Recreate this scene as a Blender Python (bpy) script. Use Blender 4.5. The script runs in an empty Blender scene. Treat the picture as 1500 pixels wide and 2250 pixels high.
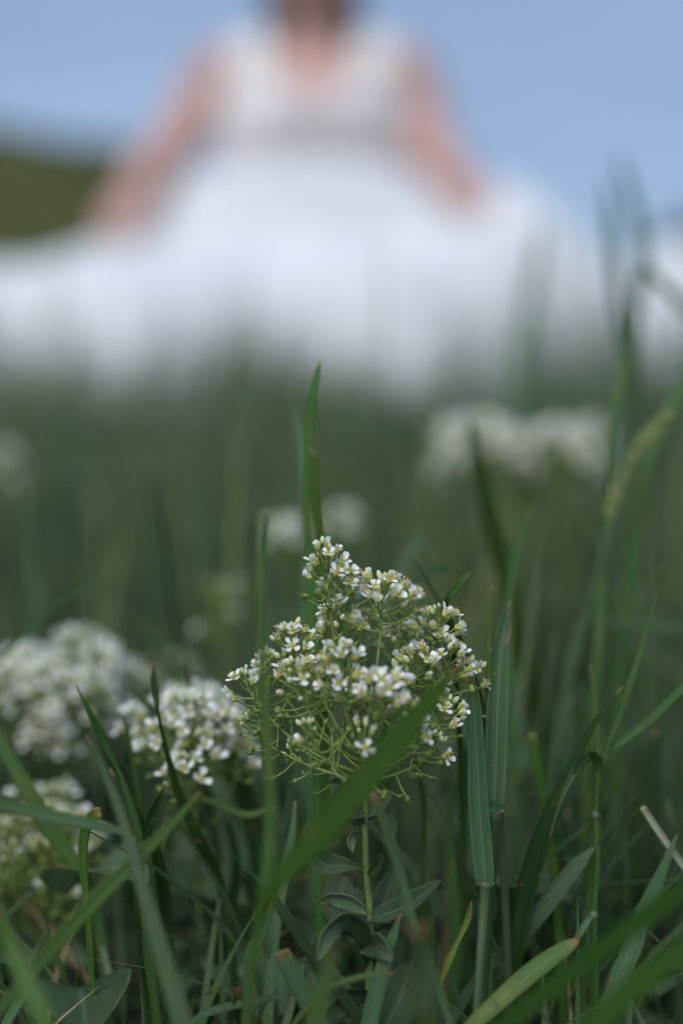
import bpy, bmesh, math, random
import numpy as np
from mathutils import Vector, Matrix, Quaternion, noise
R = math.radians
random.seed(7)
rng = np.random.default_rng(11)
scene = bpy.context.scene
col = scene.collection

# ------------------------------------------------------------------ camera
EYE = Vector((0.0, 0.0, 0.17))
PITCH = R(5.03)
FWD = Vector((0, math.cos(PITCH), -math.sin(PITCH)))
UP = Vector((0, math.sin(PITCH), math.cos(PITCH)))
RIGHT = Vector((1, 0, 0))
FOCUS = 0.3125
cd = bpy.data.cameras.new('camera')
cam = bpy.data.objects.new('camera', cd)
col.objects.link(cam)
cam.location = EYE
cam.rotation_euler = (math.pi / 2 - PITCH, 0, 0)
cd.sensor_fit = 'HORIZONTAL'
cd.sensor_width = 24
cd.lens = 50
cd.clip_start = 0.01
cd.clip_end = 6000
cd.dof.use_dof = True
cd.dof.focus_distance = FOCUS
cd.dof.aperture_fstop = 3.3
scene.camera = cam

# ------------------------------------------------------------------ sky, sun, exposure
SUN_EL, SUN_AZ = R(48), R(200)          # azimuth: behind the camera, high cloud-softened
w = bpy.data.worlds.new('World')
scene.world = w
w.use_nodes = True
nt = w.node_tree
nt.nodes.clear()
sky = nt.nodes.new('ShaderNodeTexSky')
sky.sky_type = 'NISHITA'
sky.sun_disc = False
sky.sun_elevation = SUN_EL
sky.sun_rotation = SUN_AZ
sky.air_density = 1.0
sky.dust_density = 0.6
sky.ozone_density = 3.0
# an even veil of thin blue-grey cloud over the whole sky
tc = nt.nodes.new('ShaderNodeTexCoord')
mp = nt.nodes.new('ShaderNodeMapping')
mp.inputs['Scale'].default_value = (1.6, 1.6, 5.5)
nz = nt.nodes.new('ShaderNodeTexNoise')
nz.inputs['Scale'].default_value = 1.3
nz.inputs['Detail'].default_value = 4
rp = nt.nodes.new('ShaderNodeValToRGB')
rp.color_ramp.elements[0].position = 0.32
rp.color_ramp.elements[0].color = (0.92, 1.40, 2.28, 1)
rp.color_ramp.elements[1].position = 0.72
rp.color_ramp.elements[1].color = (1.58, 2.12, 3.05, 1)
mx = nt.nodes.new('ShaderNodeMixRGB')
mx.inputs[0].default_value = 0.85
bg = nt.nodes.new('ShaderNodeBackground')
bg.inputs['Strength'].default_value = 0.1
ow = nt.nodes.new('ShaderNodeOutputWorld')
L = nt.links.new
L(tc.outputs['Generated'], mp.inputs[0]); L(mp.outputs[0], nz.inputs['Vector'])
L(nz.outputs['Fac'], rp.inputs[0]); L(sky.outputs[0], mx.inputs[1]); L(rp.outputs[0], mx.inputs[2])
L(mx.outputs[0], bg.inputs[0]); L(bg.outputs[0], ow.inputs[0])

sd = bpy.data.lights.new('sun', 'SUN')
sd.energy = 1.5
sd.angle = R(60)
sd.color = (1.0, 0.975, 0.92)
sun = bpy.data.objects.new('sun', sd)
col.objects.link(sun)
sdir = Vector((math.sin(SUN_AZ) * math.cos(SUN_EL), math.cos(SUN_AZ) * math.cos(SUN_EL), math.sin(SUN_EL)))
sun.rotation_euler = sdir.to_track_quat('Z', 'Y').to_euler()
sun.location = (0, -2, 5)

vs = scene.view_settings
vs.view_transform = 'Standard'
vs.look = 'None'
vs.exposure = 1.08
vs.gamma = 1.0
scene.render.engine = 'CYCLES'
scene.cycles.use_denoising = True
scene.cycles.max_bounces = 6
scene.cycles.transmission_bounces = 4
scene.cycles.sample_clamp_indirect = 4


# ------------------------------------------------------------------ helpers
def P(px, py, D):
    """a photograph pixel at a depth D (m) in front of the lens, as a point of the meadow"""
    k = 0.48 * D / 1500
    return EYE + RIGHT * ((px - 750) * k) + UP * ((1125 - py) * k) + FWD * D


def sm(a, b, x):
    t = min(1, max(0, (x - a) / (b - a)))
    return t * t * (3 - 2 * t)


def ground(x, y):
    z = 0.10 * sm(1.2, 3.0, y) - 0.5 * sm(4.5, 14, y)
    z += 0.008 * noise.noise(Vector((x * 3.1, y * 3.1, 0.3))) * min(1, max(0, 14 - abs(y)) / 14)
    return z


def tag(o, label=None, cat=None, group=None, kind=None):
    if label: o['label'] = label
    if cat: o['category'] = cat
    if group: o['group'] = group
    if kind: o['kind'] = kind
    return o


def empty(name, loc):
    o = bpy.data.objects.new(name, None)
    o.empty_display_size = 0.02
    o.location = loc
    col.objects.link(o)
    return o


class MB:
    """collects geometry in world coordinates and links it as one mesh object"""
    def __init__(s):
        s.v, s.f, s.uv, s.m = [], [], [], []

    def quadgrid(s, rows, uvs=None, closed=False, mi=0):
        b = len(s.v)
        n = len(rows[0])
        for r in rows: s.v += [tuple(p) for p in r]
        for i in range(len(rows) - 1):
            for j in range(n if closed else n - 1):
                j2 = (j + 1) % n
                s.f.append((b + i * n + j, b + i * n + j2, b + (i + 1) * n + j2, b + (i + 1) * n + j))
                s.m.append(mi)
                if uvs:
                    s.uv.append((uvs[i][j], uvs[i][j2], uvs[i + 1][j2], uvs[i + 1][j]))
                else:
                    s.uv.append(((j / n, i * .1), ((j + 1) / n, i * .1), ((j + 1) / n, i * .1 + .1), (j / n, i * .1 + .1)))

    def cap(s, idx, mi=0):
        s.f.append(tuple(idx)); s.m.append(mi); s.uv.append(tuple((0.5, 0) for _ in idx))

    def tube(s, pts, rad, sides=6, mi=0, caps=True):
        pts = [Vector(p) for p in pts]
        if not hasattr(rad, '__len__'): rad = [rad] * len(pts)
        rows, prev, uvs, acc = [], None, [], 0
        for i, p in enumerate(pts):
            t = (pts[min(i + 1, len(pts) - 1)] - pts[max(i - 1, 0)]).normalized()
            if prev is None:
                a = t.cross(Vector((0, 0, 1)))
                if a.length < 1e-3: a = t.cross(Vector((1, 0, 0)))
            else:
                a = prev - t * prev.dot(t)
            a.normalize(); prev = a
            b = t.cross(a)
            if i: acc += (p - pts[i - 1]).length
            rows.append([p + (a * math.cos(2 * math.pi * k / sides) + b * math.sin(2 * math.pi * k / sides)) * rad[i] for k in range(sides)])
            uvs.append([(k / sides, acc + .01) for k in range(sides)])
        b0 = len(s.v)
        s.quadgrid(rows, uvs, True, mi)
        if caps:
            s.cap([b0 + k for k in reversed(range(sides))], mi)
            e = b0 + (len(pts) - 1) * sides
            s.cap([e + k for k in range(sides)], mi)

    def ball(s, c, rx, ry, rz, M=None, seg=8, rings=5, mi=0):
        rows = []
        for i in range(rings + 1):
            ph = math.pi * i / rings
            sr = max(math.sin(ph), 0.02)
            row = []
            for k in range(seg):
                th = 2 * math.pi * k / seg
                q = Vector((rx * sr * math.cos(th), ry * sr * math.sin(th), -rz * math.cos(ph)))
                row.append(Vector(c) + (M @ q if M else q))
            rows.append(row)
        s.quadgrid(rows, None, True, mi)

    def mesh(s, name, mats, origin=(0, 0, 0), smooth=True):
        me = bpy.data.meshes.new(name)
        o = Vector(origin)
        me.from_pydata([(p[0] - o.x, p[1] - o.y, p[2] - o.z) for p in s.v], [], s.f)
        uvl = me.uv_layers.new(name='UVMap')
        flat = [c for f in s.uv for uv in f for c in uv]
        uvl.data.foreach_set('uv', flat)
        if not isinstance(mats, (list, tuple)): mats = [mats]
        for m in mats: me.materials.append(m)
        me.polygons.foreach_set('material_index', s.m)
        me.polygons.foreach_set('use_smooth', [smooth] * len(s.f))
        me.update()
        return me

    def build(s, name, mats, parent=None, smooth=True, origin=None):
        org = parent.location if parent is not None else (origin or Vector((0, 0, 0)))
        me = s.mesh(name, mats, org, smooth)
        ob = bpy.data.objects.new(name, me)
        col.objects.link(ob)
        if parent is not None: ob.parent = parent
        elif origin is not None: ob.location = origin
        return ob


def spline(pts, n):
    """Catmull-Rom through tuples of any length"""
    A = [np.array(p, float) for p in pts]
    if len(A) == 2: A = [A[0], (A[0] + A[1]) / 2, A[1]]
    A = [2 * A[0] - A[1]] + A + [2 * A[-1] - A[-2]]
    m = len(A) - 3
    out = []
    for i in range(n + 1):
        u = i / n * m
        k = min(int(u), m - 1)
        t = u - k
        p0, p1, p2, p3 = A[k:k + 4]
        out.append(0.5 * ((2 * p1) + (-p0 + p2) * t + (2 * p0 - 5 * p1 + 4 * p2 - p3) * t * t + (-p0 + 3 * p1 - 3 * p2 + p3) * t ** 3))
    return out


# ------------------------------------------------------------------ materials
def mat_base(name):
    m = bpy.data.materials.new(name)
    m.use_nodes = True
    nt = m.node_tree
    nt.nodes.clear()
    return m, nt, nt.nodes.new, nt.links.new


def leaf_mat(name, c1, c2, c3=None, rough=0.5, trans=0.25, edge=0.25, stripe=26, spec=0.24, tip=.6):
    """veined leaf: stripes run along the blade (UV), patches of c3, pale margin"""
    m, nt, N, L = mat_base(name)
    uv = N('ShaderNodeUVMap')
    mp = N('ShaderNodeMapping'); mp.inputs['Scale'].default_value = (stripe, 14, 1)
    L(uv.outputs[0], mp.inputs[0])
    nz = N('ShaderNodeTexNoise'); nz.inputs['Scale'].default_value = 1.0; nz.inputs['Detail'].default_value = 3
    L(mp.outputs[0], nz.inputs['Vector'])
    oi = N('ShaderNodeObjectInfo')
    geo = N('ShaderNodeNewGeometry')
    add = N('ShaderNodeMath'); add.operation = 'ADD'
    L(oi.outputs['Random'], add.inputs[0]); L(geo.outputs['Random Per Island'], add.inputs[1])
    fr = N('ShaderNodeMath'); fr.operation = 'FRACT'; L(add.outputs[0], fr.inputs[0])
    r1 = N('ShaderNodeValToRGB'); r1.color_ramp.elements[0].position = 0.35; r1.color_ramp.elements[1].position = 0.68
    r1.color_ramp.elements[0].color = (*c1, 1); r1.color_ramp.elements[1].color = (*c2, 1)
    L(nz.outputs['Fac'], r1.inputs[0])
    colr = r1.outputs[0]
    if c3:
        tcn = N('ShaderNodeTexCoord')
        n2 = N('ShaderNodeTexNoise'); n2.inputs['Scale'].default_value = 55; n2.inputs['Detail'].default_value = 4
        L(tcn.outputs['Object'], n2.inputs['Vector'])
        r2 = N('ShaderNodeValToRGB'); r2.color_ramp.elements[0].position = 0.5; r2.color_ramp.elements[1].position = 0.68
        L(n2.outputs['Fac'], r2.inputs[0])
        mx = N('ShaderNodeMixRGB'); mx.inputs[2].default_value = (*c3, 1)
        L(r2.outputs[0], mx.inputs[0]); L(colr, mx.inputs[1]); colr = mx.outputs[0]
    if edge:
        sp = N('ShaderNodeSeparateXYZ'); L(uv.outputs[0], sp.inputs[0])
        s1 = N('ShaderNodeMath'); s1.operation = 'SUBTRACT'; s1.inputs[1].default_value = 0.5; L(sp.outputs[0], s1.inputs[0])
        s2 = N('ShaderNodeMath'); s2.operation = 'ABSOLUTE'; L(s1.outputs[0], s2.inputs[0])
        r3 = N('ShaderNodeValToRGB')
        e = r3.color_ramp.elements
        e[0].position = 0.0; e[0].color = (edge, edge, edge, 1)
        e[1].position = 0.5; e[1].color = (edge, edge, edge, 1)
        a = e.new(0.05); a.color = (0, 0, 0, 1)
        a = e.new(0.44); a.color = (0, 0, 0, 1)
        L(s2.outputs[0], r3.inputs[0])
        mx2 = N('ShaderNodeMixRGB'); mx2.inputs[2].default_value = (c2[0] * 2.4, c2[1] * 2.0, c2[2] * 2.2, 1)
        L(r3.outputs[0], mx2.inputs[0]); L(colr, mx2.inputs[1]); colr = mx2.outputs[0]
    vz = N('ShaderNodeSeparateXYZ'); L(uv.outputs[0], vz.inputs[0])
    vr = N('ShaderNodeMapRange'); vr.inputs['From Min'].default_value = 0.0008; vr.inputs['From Max'].default_value = 0.003
    vr.inputs['To Min'].default_value = tip; vr.inputs['To Max'].default_value = 0
    L(vz.outputs[1], vr.inputs[0])
    mt = N('ShaderNodeMixRGB'); mt.inputs[2].default_value = (0.20, 0.13, 0.05, 1)
    L(vr.outputs[0], mt.inputs[0]); L(colr, mt.inputs[1]); colr = mt.outputs[0]
    tco = N('ShaderNodeTexCoord'); ns = N('ShaderNodeTexNoise'); ns.inputs['Scale'].default_value = 420; ns.inputs['Detail'].default_value = 2
    L(tco.outputs['Object'], ns.inputs['Vector'])
    rs = N('ShaderNodeValToRGB'); rs.color_ramp.elements[0].position = .66; rs.color_ramp.elements[1].position = .76
    rs.color_ramp.elements[1].color = (.6, .6, .6, 1)
    L(ns.outputs['Fac'], rs.inputs[0])
    mz = N('ShaderNodeMixRGB'); mz.inputs[2].default_value = (0.16, 0.13, 0.05, 1)
    L(rs.outputs[0], mz.inputs[0]); L(colr, mz.inputs[1]); colr = mz.outputs[0]
    hs = N('ShaderNodeHueSaturation')
    mr = N('ShaderNodeMapRange'); mr.inputs['To Min'].default_value = 0.65; mr.inputs['To Max'].default_value = 1.35
    L(fr.outputs[0], mr.inputs[0]); L(mr.outputs[0], hs.inputs['Value'])
    mr2 = N('ShaderNodeMapRange'); mr2.inputs['To Min'].default_value = 0.48; mr2.inputs['To Max'].default_value = 0.525
    f2 = N('ShaderNodeMath'); f2.operation = 'MULTIPLY'; f2.inputs[1].default_value = 7.31; L(fr.outputs[0], f2.inputs[0])
    f3 = N('ShaderNodeMath'); f3.operation = 'FRACT'; L(f2.outputs[0], f3.inputs[0])
    L(f3.outputs[0], mr2.inputs[0]); L(mr2.outputs[0], hs.inputs['Hue'])
    L(colr, hs.inputs['Color'])
    pb = N('ShaderNodeBsdfPrincipled'); pb.inputs['Roughness'].default_value = rough
    pb.inputs['Specular IOR Level'].default_value = spec
    L(hs.outputs[0], pb.inputs['Base Color'])
    bp = N('ShaderNodeBump'); bp.inputs['Strength'].default_value = 0.25; bp.inputs['Distance'].default_value = 0.0002
    L(nz.outputs['Fac'], bp.inputs['Height']); L(bp.outputs[0], pb.inputs['Normal'])
    tr = N('ShaderNodeBsdfTranslucent')
    ht = N('ShaderNodeHueSaturation'); ht.inputs['Saturation'].default_value = 1.15; ht.inputs['Value'].default_value = 1.3
    L(hs.outputs[0], ht.inputs['Color']); L(ht.outputs[0], tr.inputs[0])
    ms = N('ShaderNodeMixShader'); ms.inputs[0].default_value = trans
    L(pb.outputs[0], ms.inputs[1]); L(tr.outputs[0], ms.inputs[2])
    out = N('ShaderNodeOutputMaterial'); L(ms.outputs[0], out.inputs[0])
    return m


def soft_mat(name, c1, c2, scale=400, rough=0.6, trans=0.0, spec=0.3, vary=0.25, bump=0.1):
    m, nt, N, L = mat_base(name)
    tcn = N('ShaderNodeTexCoord')
    n2 = N('ShaderNodeTexNoise'); n2.inputs['Scale'].default_value = scale; n2.inputs['Detail'].default_value = 4
    L(tcn.outputs['Object'], n2.inputs['Vector'])
    r = N('ShaderNodeValToRGB'); r.color_ramp.elements[0].position = 0.35; r.color_ramp.elements[1].position = 0.65
    r.color_ramp.elements[0].color = (*c1, 1); r.color_ramp.elements[1].color = (*c2, 1)
    L(n2.outputs['Fac'], r.inputs[0])
    oi = N('ShaderNodeObjectInfo')
    mr = N('ShaderNodeMapRange'); mr.inputs['To Min'].default_value = 1 - vary; mr.inputs['To Max'].default_value = 1 + vary * .6
    L(oi.outputs['Random'], mr.inputs[0])
    hs = N('ShaderNodeHueSaturation'); L(mr.outputs[0], hs.inputs['Value']); L(r.outputs[0], hs.inputs['Color'])
    pb = N('ShaderNodeBsdfPrincipled'); pb.inputs['Roughness'].default_value = rough
    pb.inputs['Specular IOR Level'].default_value = spec
    L(hs.outputs[0], pb.inputs['Base Color'])
    if bump:
        bp = N('ShaderNodeBump'); bp.inputs['Strength'].default_value = bump
        L(n2.outputs['Fac'], bp.inputs['Height']); L(bp.outputs[0], pb.inputs['Normal'])
    out = N('ShaderNodeOutputMaterial')
    if trans:
        tr = N('ShaderNodeBsdfTranslucent'); L(hs.outputs[0], tr.inputs[0])
        ms = N('ShaderNodeMixShader'); ms.inputs[0].default_value = trans
        L(pb.outputs[0], ms.inputs[1]); L(tr.outputs[0], ms.inputs[2]); L(ms.outputs[0], out.inputs[0])
    else:
        L(pb.outputs[0], out.inputs[0])
    return m


M = {}
M['green'] = leaf_mat('grass_green', (0.036, 0.090, 0.018), (0.064, 0.130, 0.032), (0.085, 0.125, 0.026))
M['blue'] = leaf_mat('grass_bluegreen', (0.044, 0.096, 0.042), (0.082, 0.148, 0.072), (0.060, 0.11, 0.036), rough=0.48)
M['deep'] = leaf_mat('grass_deep', (0.020, 0.058, 0.004), (0.032, 0.078, 0.007), (0.03, 0.062, 0.005), rough=.6, spec=.12, edge=.1, trans=.4)
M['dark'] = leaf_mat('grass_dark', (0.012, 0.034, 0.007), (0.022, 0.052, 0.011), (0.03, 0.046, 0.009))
M['bright'] = leaf_mat('grass_bright', (0.038, 0.088, 0.011), (0.062, 0.120, 0.018), (0.085, 0.115, 0.02))
M['yellow'] = leaf_mat('grass_yellow', (0.14, 0.17, 0.03), (0.22, 0.24, 0.05), (0.10, 0.15, 0.03))
M['pale'] = leaf_mat('grass_pale', (0.070, 0.120, 0.060), (0.115, 0.175, 0.095), (0.06, 0.105, 0.045), rough=0.45, tip=0)
M['straw'] = leaf_mat('grass_straw', (0.24, 0.17, 0.09), (0.36, 0.27, 0.15), (0.15, 0.09, 0.05))
M['drycut'] = leaf_mat('straw_pale', (0.30, 0.36, 0.26), (0.42, 0.47, 0.36), None, tip=.4, trans=.1)
M['mass'] = leaf_mat('meadow_green', (0.076, 0.126, 0.064), (0.132, 0.188, 0.104), (0.150, 0.180, 0.085), edge=0, spec=.2, trans=.4)
M['freshmass'] = leaf_mat('meadow_fresh', (0.15, 0.20, 0.07), (0.23, 0.28, 0.12), (0.25, 0.25, 0.12), edge=0, spec=.2, trans=.4)
M['tangle'] = leaf_mat('tangle_green', (0.055, 0.110, 0.045), (0.100, 0.165, 0.080), (0.10, 0.14, 0.04), rough=.45, spec=.35, edge=.3, trans=.35)
M['drymass'] = leaf_mat('meadow_dry', (0.15, 0.145, 0.075), (0.22, 0.20, 0.12), (0.09, 0.11, 0.05), edge=0, spec=.2)
M['cressleaf'] = leaf_mat('cress_leaf', (0.055, 0.100, 0.048), (0.090, 0.142, 0.074), (0.070, 0.10, 0.036), rough=0.65, spec=.3, tip=.08, edge=0.45, stripe=7)
M['cressstem'] = soft_mat('cress_stem', (0.085, 0.125, 0.035), (0.15, 0.20, 0.06), 300, trans=0.1)
M['branch'] = soft_mat('cress_branch', (0.17, 0.24, 0.05), (0.27, 0.34, 0.10), 300, trans=0.15)
M['petal'] = soft_mat('petal_white', (0.80, 0.83, 0.85), (0.88, 0.90, 0.91), 900, rough=0.55, trans=0.32, vary=0.1, bump=0.05)
M['calyx'] = soft_mat('calyx_yellowgreen', (0.42, 0.46, 0.09), (0.62, 0.63, 0.20), 700, trans=0.2)
M['stamen'] = soft_mat('stamen_yellow', (0.5, 0.42, 0.10), (0.62, 0.52, 0.18), 900)
M['bud'] = soft_mat('bud_cream', (0.46, 0.50, 0.20), (0.64, 0.66, 0.38), 700, trans=0.2)
M['pod'] = soft_mat('pod_green', (0.15, 0.23, 0.04), (0.26, 0.34, 0.09), 500, trans=0.2)
M['spike'] = soft_mat('spike_green', (0.17, 0.22, 0.08), (0.30, 0.33, 0.15), 300, trans=0.2)

# soil and far meadow on one sheet
m, nt, N, L = mat_base('meadow_ground')
tcn = N('ShaderNodeTexCoord')
n1 = N('ShaderNodeTexNoise'); n1.inputs['Scale'].default_value = 9; n1.inputs['Detail'].default_value = 8
n2 = N('ShaderNodeTexNoise'); n2.inputs['Scale'].default_value = 0.35; n2.inputs['Detail'].default_value = 8
L(tcn.outputs['Object'], n1.inputs['Vector']); L(tcn.outputs['Object'], n2.inputs['Vector'])
r1 = N('ShaderNodeValToRGB')
r1.color_ramp.elements[0].color = (0.016, 0.016, 0.009, 1); r1.color_ramp.elements[0].position = .35
r1.color_ramp.elements[1].color = (0.030, 0.050, 0.020, 1); r1.color_ramp.elements[1].position = .6
L(n1.outputs['Fac'], r1.inputs[0])
r2 = N('ShaderNodeValToRGB')
r2.color_ramp.elements[0].color = (0.045, 0.068, 0.018, 1); r2.color_ramp.elements[1].color = (0.085, 0.085, 0.026, 1)
L(n2.outputs['Fac'], r2.inputs[0])
sp = N('ShaderNodeSeparateXYZ'); L(tcn.outputs['Object'], sp.inputs[0])
mr = N('ShaderNodeMapRange'); mr.inputs['From Min'].default_value = 3; mr.inputs['From Max'].default_value = 9
L(sp.outputs[1], mr.inputs[0])
mx = N('ShaderNodeMixRGB'); L(mr.outputs[0], mx.inputs[0]); L(r1.outputs[0], mx.inputs[1]); L(r2.outputs[0], mx.inputs[2])
pb = N('ShaderNodeBsdfPrincipled'); pb.inputs['Roughness'].default_value = 0.95; L(mx.outputs[0], pb.inputs['Base Color'])
bp = N('ShaderNodeBump'); bp.inputs['Strength'].default_value = 0.6; bp.inputs['Distance'].default_value = 0.02
L(n1.outputs['Fac'], bp.inputs['Height']); L(bp.outputs[0], pb.inputs['Normal'])
out = N('ShaderNodeOutputMaterial'); L(pb.outputs[0], out.inputs[0])
M['ground'] = m
M['hill'] = soft_mat('hill_grass', (0.038, 0.048, 0.012), (0.060, 0.066, 0.018), 0.12, rough=0.95, vary=0, bump=0.4)

# ------------------------------------------------------------------ ground, hill
g = MB()
ys = sorted(set([-3000, -800, -200, -60, -20, -8, -4, -2.5, -1.5, -1, -.7] + [round(-.5 + .08 * i, 3) for i in range(64)]
                + [4.7, 5, 5.5, 6, 7, 8, 9, 10.5, 12, 14, 18, 25, 40, 70, 130, 260, 600, 1500, 3500]))
xs = sorted(set([s * v for s in (-1, 1) for v in [0, 2.2, 2.6, 3.2, 4, 6, 9, 14, 25, 50, 110, 300, 900, 3000]] + [round(-2 + .1 * i, 3) for i in range(41)]))
g.quadgrid([[Vector((x, y, ground(x, y))) for x in xs] for y in ys])
for i in range(len(g.f)): g.f[i] = tuple(g.f[i])
tag(g.build('ground', M['ground']), 'dark earth and grass of the open meadow', 'ground', kind='structure')

hl = MB()
rows = []
for j in range(25):
    v = j / 24
    row = []
    for i in range(61):
        u = i / 60
        x = -175 + 185 * u
        crest = (35 - .2 * (x + 41)) * (1 - sm(-26, 9, x) * 1.02) * (0.9 + 0.12 * noise.noise(Vector((x * .03, 2, 0)))) * sm(-176, -140, x)
        y = 132 + 80 * v
        z = -0.5 + crest * math.sin(math.pi * min(1, v * 1.0)) ** 0.8 + 0.8 * noise.noise(Vector((x * .08, y * .08, 1))) * math.sin(math.pi * v)
        row.append(Vector((x, y, max(z, -0.8))))
    rows.append(row)
hl.quadgrid(rows)
tag(hl.build('hill', M['hill']), 'olive green grassy hill sloping down behind the seated person', 'hill', kind='structure')


# ------------------------------------------------------------------ meadow mass
def blade_mass(name, xy, h, wd, mat, label, cat='grass', lean=0.35, seed=1, levels=6):
    r = np.random.default_rng(seed)
    n = len(h)
    az = r.uniform(0, 2 * np.pi, n)
    fa = r.uniform(0, 2 * np.pi, n)
    ln = np.abs(r.normal(0, lean, n)) * h
    bend = r.uniform(1.3, 2.6, n)
    z0 = np.array([ground(float(a), float(b)) for a, b in xy]) - 0.004
    t = np.linspace(0, 1, levels)
    V = np.zeros((n, levels, 2, 3))
    UVs = np.zeros((n, levels, 2, 2))
    for k, tt in enumerate(t):
        off = ln * tt ** bend
        cx = xy[:, 0] + np.cos(az) * off
        cy = xy[:, 1] + np.sin(az) * off
        cz = z0 + h * tt * (1 - 0.18 * tt * (ln / np.maximum(h, 1e-6)))
        ww = wd * 0.5 * (1 - tt ** 2.2) + 0.00004
        tw = fa + tt * 0.9
        for sgn, j in ((-1, 0), (1, 1)):
            V[:, k, j, 0] = cx + sgn * np.cos(tw) * ww
            V[:, k, j, 1] = cy + sgn * np.sin(tw) * ww
            V[:, k, j, 2] = cz
            UVs[:, k, j, 0] = j
            UVs[:, k, j, 1] = (1 - tt) * h + .004
    idx = np.arange(n * levels * 2).reshape(n, levels, 2)
    F = np.stack([idx[:, :-1, 0], idx[:, :-1, 1], idx[:, 1:, 1], idx[:, 1:, 0]], -1).reshape(-1, 4)
    me = bpy.data.meshes.new(name)
    me.vertices.add(n * levels * 2)
    me.vertices.foreach_set('co', V.reshape(-1))
    me.loops.add(len(F) * 4)
    me.loops.foreach_set('vertex_index', F.reshape(-1).astype(np.int32))
    me.polygons.add(len(F))
    me.polygons.foreach_set('loop_start', np.arange(len(F), dtype=np.int32) * 4)
    me.polygons.foreach_set('use_smooth', np.ones(len(F), bool))
    uvl = me.uv_layers.new(name='UVMap')
    uvl.data.foreach_set('uv', UVs.reshape(-1, 2)[F.reshape(-1)].reshape(-1))
    me.materials.append(mat)
    me.update(calc_edges=True)
    o = bpy.data.objects.new(name, me)
    col.objects.link(o)
    return tag(o, label, cat, kind='stuff')


def scatter(n, d0, d1, half0, half1, seed, power=1.0):
    r = np.random.default_rng(seed)
    d = d0 + (d1 - d0) * r.uniform(0, 1, n) ** power
    hw = half0 + (half1 - half0) * (d - d0) / (d1 - d0)
    x = r.uniform(-1, 1, n) * hw
    # the grass is thinner where the two big cress clusters stand
    q = x / np.where(np.abs(d) < .05, .05, d)
    thin = ((d > .40) & (d < .62) & (q > .055) & (q < .20)) | ((d > .33) & (d < .44) & (q > -.27) & (q < -.08))
    keep = ~(thin & (r.uniform(0, 1, n) < .8))
    return np.stack([x, d], 1)[keep]


r0 = np.random.default_rng(5)
# low grass close to the lens, under the frame
xy = scatter(2600, -0.25, 0.34, 0.35, 0.40, 21)
blade_mass('low_grass', xy, r0.uniform(0.015, 0.05, len(xy)), r0.uniform(0.0015, 0.004, len(xy)), M['mass'], 'short dark grass covering the soil under the sharp flowers', seed=31)
# tangle of thin blades round the foot of the flower
xy = scatter(1000, 0.262, 0.46, 0.20, 0.30, 61)
hz_ = np.where(xy[:, 1] < .325, r0.uniform(.025, .066, len(xy)), r0.uniform(.04, .105, len(xy)))
blade_mass('tangled_grass', xy, hz_, r0.uniform(0.0010, 0.0028, len(xy)), M['tangle'], 'tangle of thin green grass around the cress stem', lean=.6, seed=62, levels=8)
xy = scatter(260, 0.36, 0.62, 0.26, 0.40, 71)
xy = xy[(xy[:, 0] > .03) | (xy[:, 0] < -.06)]
blade_mass('upright_grass', xy, r0.uniform(.09, .165, len(xy)), r0.uniform(0.0012, 0.0030, len(xy)), M['tangle'], 'slender upright grass shoots rising behind the in-focus stalks', lean=.4, seed=72, levels=9)
xy = scatter(110, 0.275, 0.46, 0.20, 0.30, 63)
blade_mass('dry_straw', xy, np.where(xy[:, 1] < .33, r0.uniform(.02, .055, len(xy)), r0.uniform(.04, .08, len(xy))), r0.uniform(0.001, 0.002, len(xy)), M['straw'], 'few dry tan straws caught among the green stems', lean=.8, seed=64, levels=8)
# belt right behind the flower
xy = scatter(1500, 0.38, 0.75, 0.32, 0.5, 42)
blade_mass('slender_grass', xy, r0.uniform(0.07, 0.15, len(xy)), r0.uniform(0.0012, 0.0028, len(xy)), M['mass'], 'thin upright grass standing between the blurred flower clusters', lean=.3, seed=44)
xy = scatter(2600, 0.35, 0.62, 0.32, 0.45, 22)
blade_mass('meadow_grass', xy, r0.uniform(0.04, 0.105, len(xy)) * (0.8 + 0.9 * (xy[:, 1] - .35)), r0.uniform(0.002, 0.005, len(xy)), M['mass'], 'dark green meadow grass close behind the sharp flower head', lean=0.45, seed=32)
# open meadow up to the dress
xy = scatter(13000, 0.62, 3.1, 0.5, 1.9, 23, 1.0)
pn = np.array([noise.noise(Vector((a * 3.5, b * 2.2, 7.7))) + .6 * noise.noise(Vector((a * 9, b * 6, 3.1))) for a, b in xy])
hh = (r0.normal(0.135, 0.028, len(xy)) * (1 + .75 * pn)).clip(0.04, 0.26)
blade_mass('meadow_grass', xy, hh, r0.uniform(0.0025, 0.006, len(xy)), M['mass'], 'soft blurred meadow grass between the flowers and the white dress', seed=33, lean=.6)
xy = scatter(9000, 0.5, 2.9, 0.45, 1.8, 53)
xy = xy[np.array([noise.noise(Vector((a * 7, b * 3, 9.9))) > .18 for a, b in xy])]
blade_mass('fresh_grass', xy, r0.normal(0.13, 0.03, len(xy)).clip(0.05, 0.2), r0.uniform(0.003, 0.006, len(xy)), M['freshmass'], 'lighter yellow green grass clumps in the blurred meadow', lean=.6, seed=54)
xy = scatter(9000, 0.55, 3.0, 0.45, 1.8, 28)
xy = xy[np.array([noise.noise(Vector((a * 6, b * 3, 2.2))) > .2 for a, b in xy])]
blade_mass('dry_grass', xy, r0.normal(0.12, 0.03, len(xy)).clip(0.05, 0.2), r0.uniform(0.002, 0.005, len(xy)), M['drymass'], 'pale dry grass mixed into the blurred meadow', lean=.5, seed=38)
xy = scatter(230, 0.5, 0.95, 0.32, 0.55, 81)
blade_mass('upright_grass', xy, r0.uniform(.11, .175, len(xy)), r0.uniform(0.003, 0.0055, len(xy)), M['freshmass'], 'soft pale grass streaks standing across the middle of the meadow', lean=.4, seed=82, levels=8)
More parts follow.
